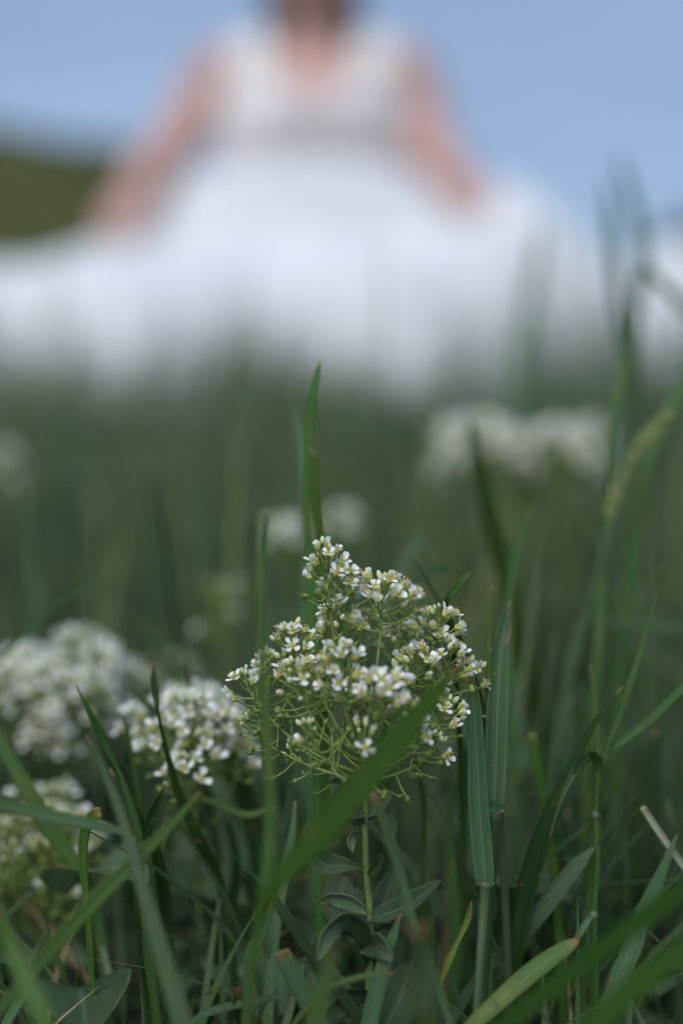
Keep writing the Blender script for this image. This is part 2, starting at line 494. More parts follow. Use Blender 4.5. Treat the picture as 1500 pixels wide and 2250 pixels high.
xy = scatter(170, 0.48, 0.9, 0.32, 0.55, 83)
blade_mass('upright_grass', xy, r0.uniform(.11, .17, len(xy)), r0.uniform(0.003, 0.006, len(xy)), M['dark'], 'soft dark grass streaks standing across the middle of the meadow', lean=.4, seed=84, levels=8)
xy = scatter(170, 0.75, 1.5, 0.45, 0.9, 85)
blade_mass('wispy_grass', xy, r0.uniform(.19, .29, len(xy)), r0.uniform(0.002, 0.005, len(xy)), M['mass'], 'wispy tall grass tips overlapping the hem of the dress', lean=.35, seed=86, levels=8)
# a few taller tufts in front of the skirt
xy = scatter(4500, 1.0, 2.5, 0.6, 1.5, 24)
xy = xy[np.array([noise.noise(Vector((a * 4.5, b * 2.0, 1.9))) > .12 for a, b in xy])]
blade_mass('tall_grass', xy, r0.normal(0.235, 0.05, len(xy)).clip(0.12, 0.36), r0.uniform(0.003, 0.007, len(xy)), M['mass'], 'taller loose grass tips standing before the white skirt', lean=0.3, seed=34)
xy = scatter(9000, 3.1, 11, 2.0, 6.0, 25, 1.2)
blade_mass('far_grass', xy, r0.uniform(0.08, 0.2, len(xy)), r0.uniform(0.005, 0.012, len(xy)), M['mass'], 'rough meadow grass around and beyond the seated person', seed=35, levels=4)

# low broad-leaved ground cover
gc = MB()
for i in range(620):
    y = random.uniform(0.30, 0.95); x = random.uniform(-0.30, 0.30) * (0.7 + y)
    if y < .36 and abs(x - .02) < .03: continue
    a = random.uniform(0, 6.28); ln = random.uniform(0.018, 0.04); wd = ln * random.uniform(.3, .5)
    base = Vector((x, y, ground(x, y) + random.uniform(0.0, 0.045)))
    dr = Vector((math.cos(a), math.sin(a), random.uniform(0.1, 1.1))).normalized()
    sd_ = dr.cross(Vector((0, 0, 1))).normalized()
    nn = sd_.cross(dr)
    rows, uvs = [], []
    for k in range(6):
        t = k / 5
        c = base + dr * ln * t - Vector((0, 0, 1)) * ln * 0.5 * t * t
        ww = wd * math.sin(math.pi * (0.06 + 0.93 * t)) ** 0.8 * (1 - .25 * t)
        rows.append([c + sd_ * ww * u + nn * ww * 0.35 * abs(u) for u in (-1, -.5, 0, .5, 1)])
        uvs.append([(u * .5 + .5, t * ln) for u in (-1, -.5, 0, .5, 1)])
    gc.quadgrid(rows, uvs)
tag(gc.build('ground_cover', M['cressleaf']), 'low oval weed leaves filling the shade between stems', 'ground cover', kind='stuff')


# ------------------------------------------------------------------ single grass blades and stalks
def ribbon(mb, pts, roll=0.0, gutter=0.22, thick=0.00016, n=None, twist=0.0, wav=0.0, mi=0, cross=5):
    """pts: (px, py, depth, width in px) -> closed leaf blade with a folded section"""
    if n is None: n = max(8, 5 * (len(pts) - 1))
    S = spline(pts, n)
    C = [P(s[0], s[1], s[2]) for s in S]
    W = [max(0.00004, s[3] * 0.48 * s[2] / 1500 / 2) for s in S]
    return ribbon3(mb, C, W, roll, gutter, thick, twist, wav, mi, cross)


def ribbon3(mb, C, W, roll=0.0, gutter=0.22, thick=0.00016, twist=0.0, wav=0.0, mi=0, cross=5):
    n = len(C) - 1
    rows, uvs, acc = [], [], 0
    us = [-1 + 2 * k / (cross - 1) for k in range(cross)]
    side0 = None
    ph = random.uniform(0, 6)
    for i, c in enumerate(C):
        t = (C[min(i + 1, n)] - C[max(i - 1, 0)])
        if t.length < 1e-9: t = Vector((0, 0, 1))
        t.normalize()
        view = (EYE - c).normalized()
        sd = t.cross(view)
        if side0 is not None and (sd.length < 0.25): sd = side0
        sd = (sd - t * sd.dot(t)).normalized()
        if side0 is not None and sd.dot(side0) < 0: sd = -sd
        side0 = sd.copy()
        q = Quaternion(t, roll + twist * (i / n - 0.5))
        sd = q @ sd
        nr = sd.cross(t)
        if nr.dot(view) < 0: nr = -nr
        if i: acc += (c - C[i - 1]).length
        wv = 1 + wav * math.sin(acc * 900 + ph)
        top = [c + sd * W[i] * u * wv - nr * (gutter * W[i] * (1 - abs(u) ** 1.3)) for u in us]
        th = min(thick, W[i] * .5)
        bot = [c + sd * W[i] * u * wv * .98 - nr * (gutter * W[i] * (1 - abs(u) ** 1.3) + th) for u in reversed(us)]
        rows.append(top + bot)
        uvs.append([(u * .5 + .5, acc) for u in us] + [(u * .5 + .5, acc) for u in reversed(us)])
    b0 = len(mb.v)
    k = 2 * cross
    mb.quadgrid(rows, uvs, True, mi)
    mb.cap([b0 + j for j in reversed(range(k))], mi)
    mb.cap([b0 + n * k + j for j in range(k)], mi)


def rooted(pts, spread=0.0):
    """carry a traced blade on down to the soil"""
    p = [tuple(q) for q in pts]
    for _ in range(3):
        a, b = p[-2], p[-1]
        w3 = P(b[0], b[1], b[2])
        gz = ground(w3.x, w3.y)
        if w3.z <= gz: break
        dy = b[1] - a[1]
        L_ = math.hypot(b[0] - a[0], dy) + 1e-6
        ux, uy = (b[0] - a[0]) / L_, dy / L_
        uy = max(uy, 0.05)
        ux *= 0.75
        # drop left to the soil in px
        k = 0.48 * b[2] / 1500
        drop = (w3.z - gz + 0.006) / k
        step = drop / 3 if _ < 2 else drop
        sx = max(-1.2, min(1.2, ux / max(uy, .3))) * step
        p.append((b[0] + sx * (0.8 if _ < 2 else 0.3), b[1] + step, b[2], b[3] * (0.92 if _ < 2 else .85)))
    return p


def blade(name, pts, mat, label, group='single grass blades among the flowers', cat='grass blade', root=True, **kw):
    pts = rooted(pts) if root else pts
    b = P(*pts[-1][:3])
    org = Vector((b.x, b.y, b.z))
    mb = MB()
    ribbon(mb, pts, **kw)
    o = mb.build(name, M[mat], origin=org)
    return tag(o, label, cat, group)


G1 = 'grass blades beside the flower head'
# --- left side
blade('grass_shoot', [(340, 1455, .325, 2), (337, 1490, .325, 13), (342, 1530, .325, 15), (348, 1570, .325, 7), (368, 1660, .328, 13), (398, 1760, .332, 21), (440, 1850, .335, 24), (480, 1930, .34, 22), (500, 2030, .34, 20)], 'dark', 'slim upright grass blade with a pinched spear tip, before the smaller white cluster', G1, roll=.3)
blade('grass_shoot', [(168, 1508, .30, 2), (195, 1560, .30, 13), (225, 1625, .302, 19), (258, 1690, .303, 9), (280, 1750, .303, 14), (305, 1840, .303, 17), (312, 1950, .303, 17), (325, 2080, .303, 19), (345, 2250, .303, 20)], 'green', 'thin kinked grass blade with yellowish pointed tip, leaning over the low bud plant', G1, roll=.2)
blade('grass_shoot', [(190, 1618, .282, 5), (225, 1690, .282, 17), (262, 1780, .281, 22), (295, 1890, .279, 27), (330, 2010, .277, 34), (365, 2130, .275, 42), (400, 2260, .273, 46)], 'blue', 'broad soft grass blade rising from the soil and narrowing to a blunt tip', G1, roll=.35, gutter=.3)
blade('grass_shoot', [(440, 1740, .288, 6), (385, 1805, .284, 18), (310, 1880, .281, 31), (215, 1975, .277, 39), (110, 2090, .275, 36), (20, 2195, .273, 28), (-50, 2280, .271, 22)], 'green', 'broad grass blade lying diagonally across other blades with a lit upper edge', G1, roll=-.3, gutter=.35)
blade('grass_shoot', [(285, 1832, .293, 12), (200, 1812, .29, 24), (110, 1795, .287, 30), (20, 1772, .284, 30), (-70, 1760, .28, 28), (-170, 1830, .28, 24)], 'blue', 'blue green grass blade stretched almost level above the low bud plant', G1, roll=.2)
blade('grass_shoot', [(-40, 1560, .345, 22), (10, 1650, .343, 30), (60, 1735, .342, 36), (115, 1830, .342, 38), (170, 1905, .342, 32), (205, 1980, .342, 26), (225, 2090, .342, 24)], 'green', 'wide speckled grass blade arching down past the white dome of flowers', G1, roll=.25)
blade('grass_shoot', [(222, 1786, .318, 24), (205, 1792, .318, 27), (186, 1830, .318, 24), (182, 1890, .318, 20), (188, 1960, .318, 16), (196, 2050, .318, 14)], 'bright', 'short hooked grass blade with its cut end folded sideways', G1, roll=-.1)
blade('grass_shoot', [(366, 1720, .31, 2), (350, 1755, .31, 13), (332, 1795, .311, 19), (316, 1840, .312, 14), (306, 1900, .313, 13), (302, 1980, .313, 22), (308, 2090, .314, 10), (330, 2230, .315, 10)], 'dark', 'small rolled dark grass leaf twisting beside the broad soft blade', G1, roll=.5, gutter=.7, twist=.8)
blade('grass_shoot', [(-15, 1995, .25, 16), (20, 2070, .25, 34), (60, 2160, .248, 44), (105, 2270, .246, 48)], 'green', 'wide soft grass blade standing low before the diagonal blade', G1, roll=.3)
blade('grass_shoot', [(410, 1440, .365, 3), (420, 1530, .365, 16), (436, 1640, .365, 25), (452, 1760, .365, 27), (478, 1900, .365, 24)], 'dark', 'blurred grass blade crossing the middle of the smaller white cluster', G1, roll=.2)
blade('grass_shoot', [(318, 1370, .43, 4), (352, 1430, .43, 22), (395, 1510, .43, 30), (440, 1620, .42, 28), (470, 1760, .41, 26)], 'blue', 'soft leaning grass blade behind the two left white flower clusters', G1, roll=.2)
blade('grass_shoot', [(283, 1512, .35, 4), (320, 1545, .35, 16), (375, 1600, .352, 18), (425, 1690, .353, 18), (455, 1800, .355, 16)], 'blue', 'short grass leaf slanting over the top of the smaller white cluster', G1, roll=.2)
blade('grass_shoot', [(268, 1570, .335, 2), (282, 1620, .335, 9), (296, 1700, .335, 10), (312, 1800, .335, 11), (330, 1900, .335, 12)], 'bright', 'threadlike yellow green grass blade on the left edge of smaller white cluster', G1)
blade('grass_shoot', [(495, 1520, .365, 3), (510, 1610, .365, 22), (530, 1700, .363, 32), (555, 1800, .362, 34), (585, 1920, .36, 30)], 'dark', 'dark grass blade rising between smaller white cluster and the sharp flower head', G1, roll=.4)
blade('grass_shoot', [(470, 1600, .37, 10), (500, 1690, .37, 26), (540, 1790, .37, 28), (560, 1900, .37, 26)], 'green', 'blurred leaning grass blade rooted close behind the dark one', G1, roll=-.3)
blade('grass_shoot', [(600, 1775, .345, 10), (540, 1790, .345, 15), (470, 1762, .345, 17), (405, 1750, .346, 17), (370, 1790, .35, 16), (350, 1900, .35, 14)], 'green', 'narrow grass leaf lying flat under the smaller white cluster', G1, roll=.6)
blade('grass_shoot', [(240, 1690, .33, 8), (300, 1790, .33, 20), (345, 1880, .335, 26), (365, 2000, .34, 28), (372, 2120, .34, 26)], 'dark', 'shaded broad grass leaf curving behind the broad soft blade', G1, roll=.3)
# --- centre, tall
G2 = 'tall grass blades over the flower head'
blade('grass_shoot', [(704, 790, .335, 2), (697, 820, .335, 14), (687, 870, .335, 21), (680, 930, .336, 22), (676, 1000, .337, 18), (674, 1100, .338, 20), (680, 1260, .34, 24), (688, 1500, .34, 26), (698, 1800, .34, 24), (704, 2150, .34, 20)], 'green', 'tallest upright grass blade, sharp dark tip reaching up before the dress', G2, roll=.35)
blade('grass_shoot', [(681, 983, .330, 4), (690, 1010, .330, 18), (692, 1070, .331, 18), (700, 1150, .333, 19), (706, 1260, .336, 20), (712, 1500, .336, 22), (716, 1800, .336, 20)], 'bright', 'bright grass blade with a yellow edge pressed against the tallest blade', G2, roll=.2)
blade('grass_shoot', [(630, 858, .375, 2), (645, 905, .375, 13), (660, 970, .373, 16), (668, 1080, .37, 18), (672, 1300, .368, 20), (680, 1700, .365, 20)], 'blue', 'thin faint grass blade leaning beside the tallest blade', G2, roll=.3)
blade('grass_shoot', [(580, 1120, .268, 8), (573, 1200, .268, 20), (570, 1320, .267, 24), (578, 1500, .267, 28), (590, 1680, .266, 30), (592, 1830, .266, 30), (578, 1960, .266, 30), (556, 2100, .266, 28), (545, 2260, .266, 26)], 'green', 'soft vertical grass blade crossing the left part of the sharp flower head', G2, roll=.75, gutter=.4)
blade('grass_shoot', [(1006, 1462, .266, 8), (968, 1508, .264, 38), (885, 1612, .259, 62), (765, 1758, .254, 72), (660, 1880, .251, 64), (592, 1960, .250, 36), (566, 2060, .251, 16), (550, 2160, .252, 13), (540, 2280, .253, 12)], 'deep', 'wide out of focus grass blade slanting up across the sharp flower head', G2, roll=.35, gutter=.35)
blade('grass_shoot', [(944, 1155, .41, 3), (915, 1200, .41, 20), (880, 1255, .405, 24), (850, 1330, .40, 24), (830, 1480, .40, 22)], 'blue', 'pale blurred grass blade leaning behind the top of the sharp flower head', G2, roll=.3)
blade('grass_shoot', [(1005, 1240, .39, 3), (960, 1248, .388, 22), (915, 1275, .386, 24), (880, 1330, .384, 22), (865, 1450, .38, 20)], 'dark', 'dark grass blade arching over behind the sharp flower head', G2, roll=.5)
blade('grass_shoot', [(565, 1110, .47, 4), (560, 1240, .47, 24), (556, 1400, .46, 28), (560, 1600, .45, 28)], 'dark', 'shadowy grass blade far behind the left side of the flower head', G2, roll=.2)
# --- right of the head
blade('grass_shoot', [(907, 1222, .318, 2), (930, 1262, .318, 9), (962, 1318, .319, 12), (1000, 1385, .32, 13), (1028, 1455, .321, 15), (1060, 1560, .323, 17), (1090, 1700, .325, 18), (1105, 1900, .325, 18)], 'pale', 'slender blue green grass blade slanting over the right shoulder of flower head', G1, roll=.25)
blade('grass_shoot', [(1034, 1258, .316, 2), (1018, 1272, .316, 14), (998, 1296, .316, 20), (980, 1322, .317, 11), (985, 1370, .322, 10), (1000, 1480, .33, 12), (1010, 1650, .335, 14)], 'bright', 'little speckled grass leaf with spear tip peeking above the flower head', G1, roll=.3, gutter=.5)
blade('grass_shoot', [(1082, 1284, .322, 2), (1078, 1340, .322, 9), (1074, 1430, .322, 12), (1072, 1560, .322, 14), (1074, 1760, .324, 14)], 'bright', 'needle thin grass blade standing along the wide ribbed stalk leaf', G1)
blade('grass_shoot', [(1030, 918, .43, 4), (1040, 970, .428, 22), (1056, 1040, .425, 34), (1078, 1140, .42, 40), (1105, 1250, .415, 40), (1135, 1380, .41, 38), (1165, 1500, .405, 36), (1205, 1640, .40, 32), (1230, 1800, .40, 28)], 'deep', 'curved dark blade crossing the blurred white cluster in the meadow', G1, roll=.3)
blade('grass_shoot', [(1164, 1118, .375, 2), (1148, 1165, .375, 11), (1130, 1230, .375, 14), (1118, 1330, .375, 15), (1120, 1480, .375, 15), (1130, 1700, .375, 15)], 'green', 'straight narrow grass tip between the flower head and the curved dark blade', G1)
blade('grass_shoot', [(1378, 690, .40, 3), (1375, 760, .40, 18), (1362, 840, .395, 24), (1347, 920, .39, 20), (1338, 1010, .385, 17), (1330, 1120, .385, 18), (1322, 1260, .385, 20), (1310, 1460, .38, 22), (1290, 1700, .38, 22)], 'green', 'tall dark grass blade standing beside the nodding seed spike', G1, roll=.4)
blade('grass_shoot', [(1330, 395, .60, 5), (1338, 480, .59, 22), (1348, 600, .56, 25), (1362, 720, .52, 25), (1372, 830, .48, 24), (1366, 960, .45, 26), (1345, 1200, .44, 24)], 'blue', 'faint upright blade before the right end of the skirt', G1, roll=.3)
blade('grass_shoot', [(1352, 330, .66, 5), (1385, 430, .64, 22), (1410, 530, .62, 25), (1405, 640, .58, 26), (1388, 760, .54, 25), (1378, 880, .50, 28), (1360, 1100, .48, 26)], 'blue', 'faint bent blade crossing the sky above the right end of the skirt', G1, roll=.3)
blade('grass_shoot', [(1560, 720, .50, 20), (1500, 672, .51, 25), (1440, 610, .52, 25), (1405, 590, .53, 20), (1395, 700, .53, 26), (1400, 900, .52, 26)], 'blue', 'folded grass leaf drooping outward from the faint bent blade', G1, roll=.5)
blade('grass_shoot', [(1190, 470, .85, 5), (1182, 560, .85, 20), (1165, 660, .85, 24), (1140, 790, .84, 24), (1120, 950, .83, 24)], 'blue', 'ghostly grass blade rising before the middle of the white skirt', G1, roll=.3)
blade('grass_shoot', [(1520, 770, .42, 8), (1495, 850, .42, 24), (1460, 920, .415, 28), (1420, 1020, .41, 30), (1390, 1200, .41, 30)], 'green', 'leaning grass blade behind the nodding seed spike', G1, roll=.3)
blade('grass_shoot', [(1455, 1240, .335, 2), (1440, 1310, .335, 9), (1415, 1400, .333, 13), (1388, 1490, .331, 17), (1358, 1580, .33, 16), (1335, 1640, .329, 11), (1320, 1720, .328, 10)], 'bright', 'fresh bright grass blade pointing up from the jointed stalk', G1, roll=.3)
blade('grass_shoot', [(1545, 1475, .33, 14), (1500, 1512, .33, 18), (1430, 1580, .33, 20), (1370, 1628, .33, 18), (1326, 1665, .329, 12), (1318, 1760, .328, 10)], 'green', 'grass leaf reaching out sideways from the top joint of stalk', G1, roll=.2)
blade('grass_shoot', [(1368, 1508, .32, 2), (1345, 1535, .32, 9), (1305, 1590, .321, 15), (1262, 1670, .322, 22), (1220, 1760, .323, 34), (1180, 1870, .324, 46), (1150, 1980, .325, 46), (1132, 2080, .325, 40)], 'dark', 'dark wide grass leaf with a thin reddish tip, right of the ribbed stalk', G1, roll=.4, gutter=.4)
blade('grass_shoot', [(1296, 1460, .345, 2), (1306, 1540, .345, 9), (1314, 1620, .345, 11), (1316, 1740, .345, 12), (1300, 1900, .345, 12)], 'green', 'fine single grass blade poking up behind the top joint of stalk', G1)
blade('grass_shoot', [(1510, 1382, .41, 22), (1430, 1374, .405, 24), (1350, 1368, .40, 22), (1285, 1362, .395, 18), (1262, 1420, .395, 16), (1250, 1560, .39, 18)], 'blue', 'blurred level grass leaf bent over behind the jointed stalk', G1, roll=.3)
blade('cut_grass_shoot', [(1168, 1612, .335, 18), (1172, 1640, .335, 20), (1182, 1700, .335, 22), (1196, 1770, .336, 22), (1212, 1880, .338, 20)], 'bright', 'stubby green grass blade with a brown cut-off top', G1)
blade('grass_shoot', [(1304, 1862, .325, 6), (1265, 1905, .325, 34), (1190, 2000, .326, 42), (1120, 2080, .327, 34), (1050, 2150, .328, 26)], 'pale', 'pale lance shaped leaf lying low beside the dark wide leaf', G1, roll=.35)
blade('grass_shoot', [(1270, 2066, .305, 10), (1240, 2085, .304, 34), (1170, 2135, .302, 44), (1090, 2205, .30, 40), (1020, 2275, .298, 32)], 'green', 'broad green leaf lying low under the lower joint of the stalk', G1, roll=.3)
blade('grass_shoot', [(1580, 1900, .255, 30), (1500, 1955, .253, 44), (1390, 2035, .25, 50), (1250, 2140, .248, 50), (1130, 2235, .246, 44), (1050, 2310, .246, 36)], 'deep', 'large out of focus leaf sweeping low across the corner, upper of a pair', G1, roll=.4)
blade('grass_shoot', [(1600, 2020, .240, 36), (1520, 2075, .238, 54), (1420, 2150, .236, 60), (1310, 2245, .234, 56), (1230, 2325, .234, 48)], 'deep', 'large out of focus leaf sweeping low across the corner, lower of a pair', G1, roll=.4)
blade('straw', [(1411, 1774, .30, 13), (1440, 1818, .30, 14), (1475, 1868, .30, 14), (1520, 1930, .30, 14), (1560, 2000, .30, 13)], 'drycut', 'pale dry cut grass straw slanting beside the folded leaf', G1, cat='straw', gutter=.8)
blade('grass_shoot', [(1486, 1836, .298, 2), (1468, 1880, .298, 18), (1440, 1950, .299, 33), (1412, 2010, .30, 42), (1386, 2088, .30, 46), (1362, 2140, .30, 44), (1330, 2220, .30, 36), (1300, 2300, .30, 26)], 'blue', 'folded grey green grass leaf with crinkled midpoint below the cut straw', G1, roll=.5, gutter=.5, wav=.05)
blade('grass_shoot', [(1036, 1980, .318, 3), (1028, 2020, .318, 14), (1008, 2065, .318, 9), (985, 2115, .318, 15), (968, 2160, .319, 10), (950, 2230, .32, 9)], 'yellow', 'yellowing twisted grass tip beside the main cress stem', G1, roll=.4, twist=1.6, gutter=.6)
# --- bottom centre
blade('grass_shoot', [(880, 2008, .298, 2), (866, 2050, .298, 18), (848, 2100, .298, 30), (830, 2170, .297, 36), (812, 2250, .297, 38)], 'blue', 'clean pointed grass blade before the lower cress leaves', G1, roll=.3, gutter=.35)
blade('grass_shoot', [(585, 1950, .30, 14), (625, 2010, .30, 26), (680, 2090, .302, 28), (740, 2175, .304, 28), (800, 2262, .306, 28)], 'blue', 'straight grass blade slanting down under the wide blurred blade', G1, roll=.2)
blade('cut_grass_shoot', [(618, 2092, .296, 34), (630, 2116, .296, 40), (655, 2165, .296, 42), (690, 2230, .296, 42), (720, 2290, .296, 40)], 'blue', 'broad grass blade with ragged brown cut end and reddish stain', G1, roll=.2)
blade('grass_shoot', [(597, 1985, .295, 2), (585, 2025, .295, 20), (567, 2065, .295, 28), (548, 2093, .295, 22), (542, 2120, .295, 14), (538, 2200, .295, 13), (535, 2260, .295, 13)], 'blue', 'small folded grass leaf clasping its thin stem, pale edged', G1, roll=.3, gutter=.5)
blade('grass_shoot', [(868, 2140, .292, 3), (830, 2140, .292, 11), (780, 2150, .293, 15), (725, 2170, .294, 12), (680, 2210, .295, 12), (640, 2262, .296, 12)], 'green', 'narrow leaf with a tan tip arching level over the cut blade', G1, roll=.4)
blade('grass_shoot', [(925, 2030, .245, 18), (930, 2080, .245, 48), (932, 2160, .243, 60), (930, 2260, .24, 62)], 'dark', 'thick out of focus dark blade standing before the right cress leaf', G1, roll=.5)
blade('grass_shoot', [(735, 2080, .25, 6), (722, 2130, .25, 34), (705, 2190, .25, 44), (690, 2270, .25, 46)], 'green', 'out of focus blade tip before the arched lower cress leaf', G1, roll=.4)
blade('grass_shoot', [(1000, 1700, .335, 4), (985, 1790, .335, 16), (992, 1900, .335, 20), (1000, 2050, .335, 22), (990, 2200, .335, 22)], 'green', 'upright blade in the gap between cress stem and ribbed stalk', G1, roll=.4)
blade('grass_shoot', [(905, 1650, .34, 8), (925, 1720, .34, 12), (932, 1800, .34, 13), (930, 1900, .34, 13), (928, 2050, .34, 13)], 'green', 'thin grass stem standing close right of the cress stem', G1, gutter=.9)
blade('grass_shoot', [(820, 1745, .288, 20), (848, 1820, .289, 21), (880, 1920, .29, 20), (905, 2020, .29, 20), (945, 2120, .291, 17), (985, 2240, .292, 15)], 'blue', 'round grass stem slanting down across the cress stem', G1, gutter=.95)
blade('grass_shoot', [(648, 1760, .325, 5), (640, 1850, .325, 20), (620, 1950, .325, 24), (600, 2080, .325, 26), (590, 2230, .325, 24)], 'blue', 'half hidden grass blade between the blurred blade and clipped tips', G1, roll=.4)
blade('cut_grass_shoot', [(520, 2172, .30, 20), (522, 2190, .30, 24), (530, 2240, .30, 28), (538, 2290, .30, 30)], 'dark', 'dark clipped grass tips with yellow cut ends near the soil', G1, gutter=.7)
blade('grass_shoot', [(640, 2185, .30, 4), (560, 2200, .30, 18), (480, 2218, .30, 20), (420, 2250, .30, 18)], 'blue', 'low grass leaf lying almost flat left of the cut blade', G1, roll=.5)
blade('grass_shoot', [(1220, 1980, .35, 5), (1140, 2090, .35, 22), (1060, 2180, .35, 24), (1000, 2260, .35, 22)], 'green', 'shaded leaf slanting behind the ribbed stalk close to the soil', G1, roll=.3)
blade('grass_shoot', [(90, 2120, .30, 3), (55, 2180, .30, 18), (20, 2240, .30, 22), (-20, 2320, .3, 20)], 'blue', 'small leaf tip under the lower end of the diagonal blade', G1, roll=.3)
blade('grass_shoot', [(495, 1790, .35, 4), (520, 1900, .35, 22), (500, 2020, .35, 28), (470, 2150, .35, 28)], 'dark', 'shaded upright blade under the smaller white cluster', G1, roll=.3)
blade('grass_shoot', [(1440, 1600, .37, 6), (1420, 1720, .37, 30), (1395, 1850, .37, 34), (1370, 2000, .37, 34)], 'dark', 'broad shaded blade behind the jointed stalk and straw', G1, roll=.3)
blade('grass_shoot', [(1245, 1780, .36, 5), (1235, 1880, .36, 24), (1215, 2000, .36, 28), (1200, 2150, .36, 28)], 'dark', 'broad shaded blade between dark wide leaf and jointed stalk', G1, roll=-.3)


def stalk(name, label, group='jointed grass stalks'):
    o = empty(name, Vector((0, 0, 0)))
    return tag(o, label, 'grass stalk', group)


def stem_px(root, pts, mat, n=None, name='stem'):
    S = spline(pts, n or 5 * (len(pts) - 1))
    mb = MB()
    mb.tube([P(*s[:3]) for s in S], [s[3] * .48 * s[2] / 3000 for s in S], 8)
    return mb.build(name, M[mat], root)


def leaf_px(root, pts, mat, name='leaf', **kw):
    mb = MB()
    ribbon(mb, pts, **kw)
    return mb.build(name, M[mat], root)


def collar_px(root, px, py, D, w, mat='pale', droop=6):
    mb = MB()
    k = .48 * D / 1500
    pts = [P(px + w * .5 * math.cos(a), py + droop * math.sin(a), D - abs(math.sin(a)) * .0006) for a in [math.pi * i / 10 for i in range(11)]]
    mb.tube(pts, [0.00012 + .00016 * abs(math.cos(math.pi * i / 10)) ** 4 for i in range(11)], 6)
    return mb.build('collar', M[mat], root)


def at_base(o, pts):
    b = P(*pts[:3]); o.location = (b.x, b.y, ground(b.x, b.y))


# ribbed stalk with two leaves one inside the other
st = stalk('grass_stalk', 'upright blue green stalk with pale collar and wide ribbed leaf, right of flower head')
at_base(st, (1040, 2300, .305))
stem_px(st, rooted([(1066, 1940, .308, 24), (1062, 2000, .308, 23), (1055, 2100, .306, 21), (1046, 2250, .305, 20)]), 'blue')
leaf_px(st, [(1027, 1486, .312, 3), (1036, 1500, .312, 17), (1040, 1560, .312, 34), (1046, 1660, .311, 38), (1050, 1760, .310, 44), (1058, 1860, .309, 46), (1064, 1925, .308, 42), (1066, 1942, .308, 34), (1066, 1952, .308, 22)], 'blue', gutter=.55, roll=.1, cross=9)
collar_px(st, 1066, 1940, .3065, 38, droop=10)
st = stalk('grass_stalk', 'taller stalk whose broad green leaf stands upright behind the ribbed leaf')
at_base(st, (1060, 2300, .316))
stem_px(st, rooted([(1086, 1790, .315, 30), (1082, 1860, .315, 30), (1076, 1960, .315, 26), (1066, 2120, .316, 22), (1058, 2250, .316, 20)]), 'blue')
leaf_px(st, [(1120, 1320, .326, 6), (1108, 1380, .325, 30), (1098, 1440, .323, 40), (1093, 1540, .32, 47), (1089, 1650, .317, 49), (1086, 1750, .314, 45), (1085, 1776, .314, 40), (1085, 1788, .314, 26)], 'blue', gutter=.5, cross=9)
leaf_px(st, [(1116, 1358, .321, 1), (1121, 1378, .321, 5), (1116, 1402, .321, 6), (1108, 1420, .321, 4)], 'straw', name='dry_tip')
collar_px(st, 1085, 1780, .3125, 42, droop=9)
# jointed stalk on the right
st = stalk('grass_stalk', 'thin jointed stalk with pale knuckle joints and folded hanging leaf')
at_base(st, (1310, 2300, .328))
stem_px(st, rooted([(1314, 1650, .328, 8), (1312, 1720, .328, 12), (1309, 1790, .328, 13), (1312, 1900, .328, 14), (1305, 2010, .328, 14), (1309, 2120, .328, 13), (1311, 2250, .328, 13)]), 'green')
leaf_px(st, [(1205, 1850, .318, 2), (1228, 1770, .319, 9), (1256, 1708, .321, 15), (1284, 1670, .324, 19), (1305, 1662, .326, 21), (1315, 1690, .327, 20), (1312, 1740, .327, 19), (1309, 1788, .3275, 15)], 'green', gutter=.45, roll=.2)
for (x, y) in ((1308, 1792), (1304, 2012)):
    mb = MB(); mb.ball(P(x, y, .328), .0011, .0011, .0013); mb.build('joint', M['pale'], st)
leaf_px(st, [(1258, 2075, .325, 10), (1275, 2050, .325, 14), (1290, 2025, .326, 14), (1303, 2012, .327, 10)], 'blue', name='sheath', gutter=.6)

# nodding seed spike
st = stalk('grass_spike', 'nodding pale green grass spike on a bent stem before the meadow', 'seed spikes')
at_base(st, (1200, 2150, .40))
stem_px(st, rooted([(1338, 1150, .385, 12), (1320, 1230, .385, 15), (1296, 1330, .387, 17), (1262, 1460, .39, 19), (1225, 1590, .393, 20), (1205, 1720, .396, 20), (1195, 1900, .40, 20)]), 'blue')
sp_pts = spline([(1338, 1150, .385), (1352, 1090, .384), (1380, 1020, .382), (1420, 960, .38), (1470, 905, .378)], 22)
mb = MB(); mb.tube([P(*s) for s in sp_pts], .0006, 6); mb.build('rachis', M['spike'], st)
for i in range(1, 22):
    p = P(*sp_pts[i]); t = (P(*sp_pts[min(i + 1, 22)]) - P(*sp_pts[i - 1])).normalized()
    side = t.cross(FWD).normalized() * (1 if i % 2 else -1)
    d = (t + side * .28).normalized()
    mb = MB()
    k = 1 - .45 * abs(i / 22 - .45)
    mb.ball(p + side * .0007 + d * .0015, .0007 * k, .0007 * k, .0026 * k, d.to_track_quat('Z', 'Y').to_matrix(), 7, 5)
    mb.build('spikelet', M['spike'], st)


# ------------------------------------------------------------------ cress flowers
MM = 0.001


def petal_mesh(k):
    r = random.Random(100 + k)
    mb = MB()
    ln = r.uniform(1.7, 2.4) * MM; wd = r.uniform(.62, .92) * MM; cup = r.uniform(.1, .35); curl = r.uniform(-.3, .5)
    prof = [(0, .16), (.18, .22), (.36, .55), (.56, .92), (.76, 1.0), (.92, .72), (1.0, .30)]
    rows = []
    for t, ww in prof:
        row = []
        for u in (-1, -.5, 0, .5, 1):
            notch = .06 * (1 - abs(u)) if t > .9 else 0
            row.append(Vector(((t - notch) * ln, u * ww * wd, (cup * u * u * ww * wd) + curl * ln * .5 * t * t)))
        rows.append(row)
    mb.quadgrid(rows)
    return mb.mesh('petal', M['petal'])


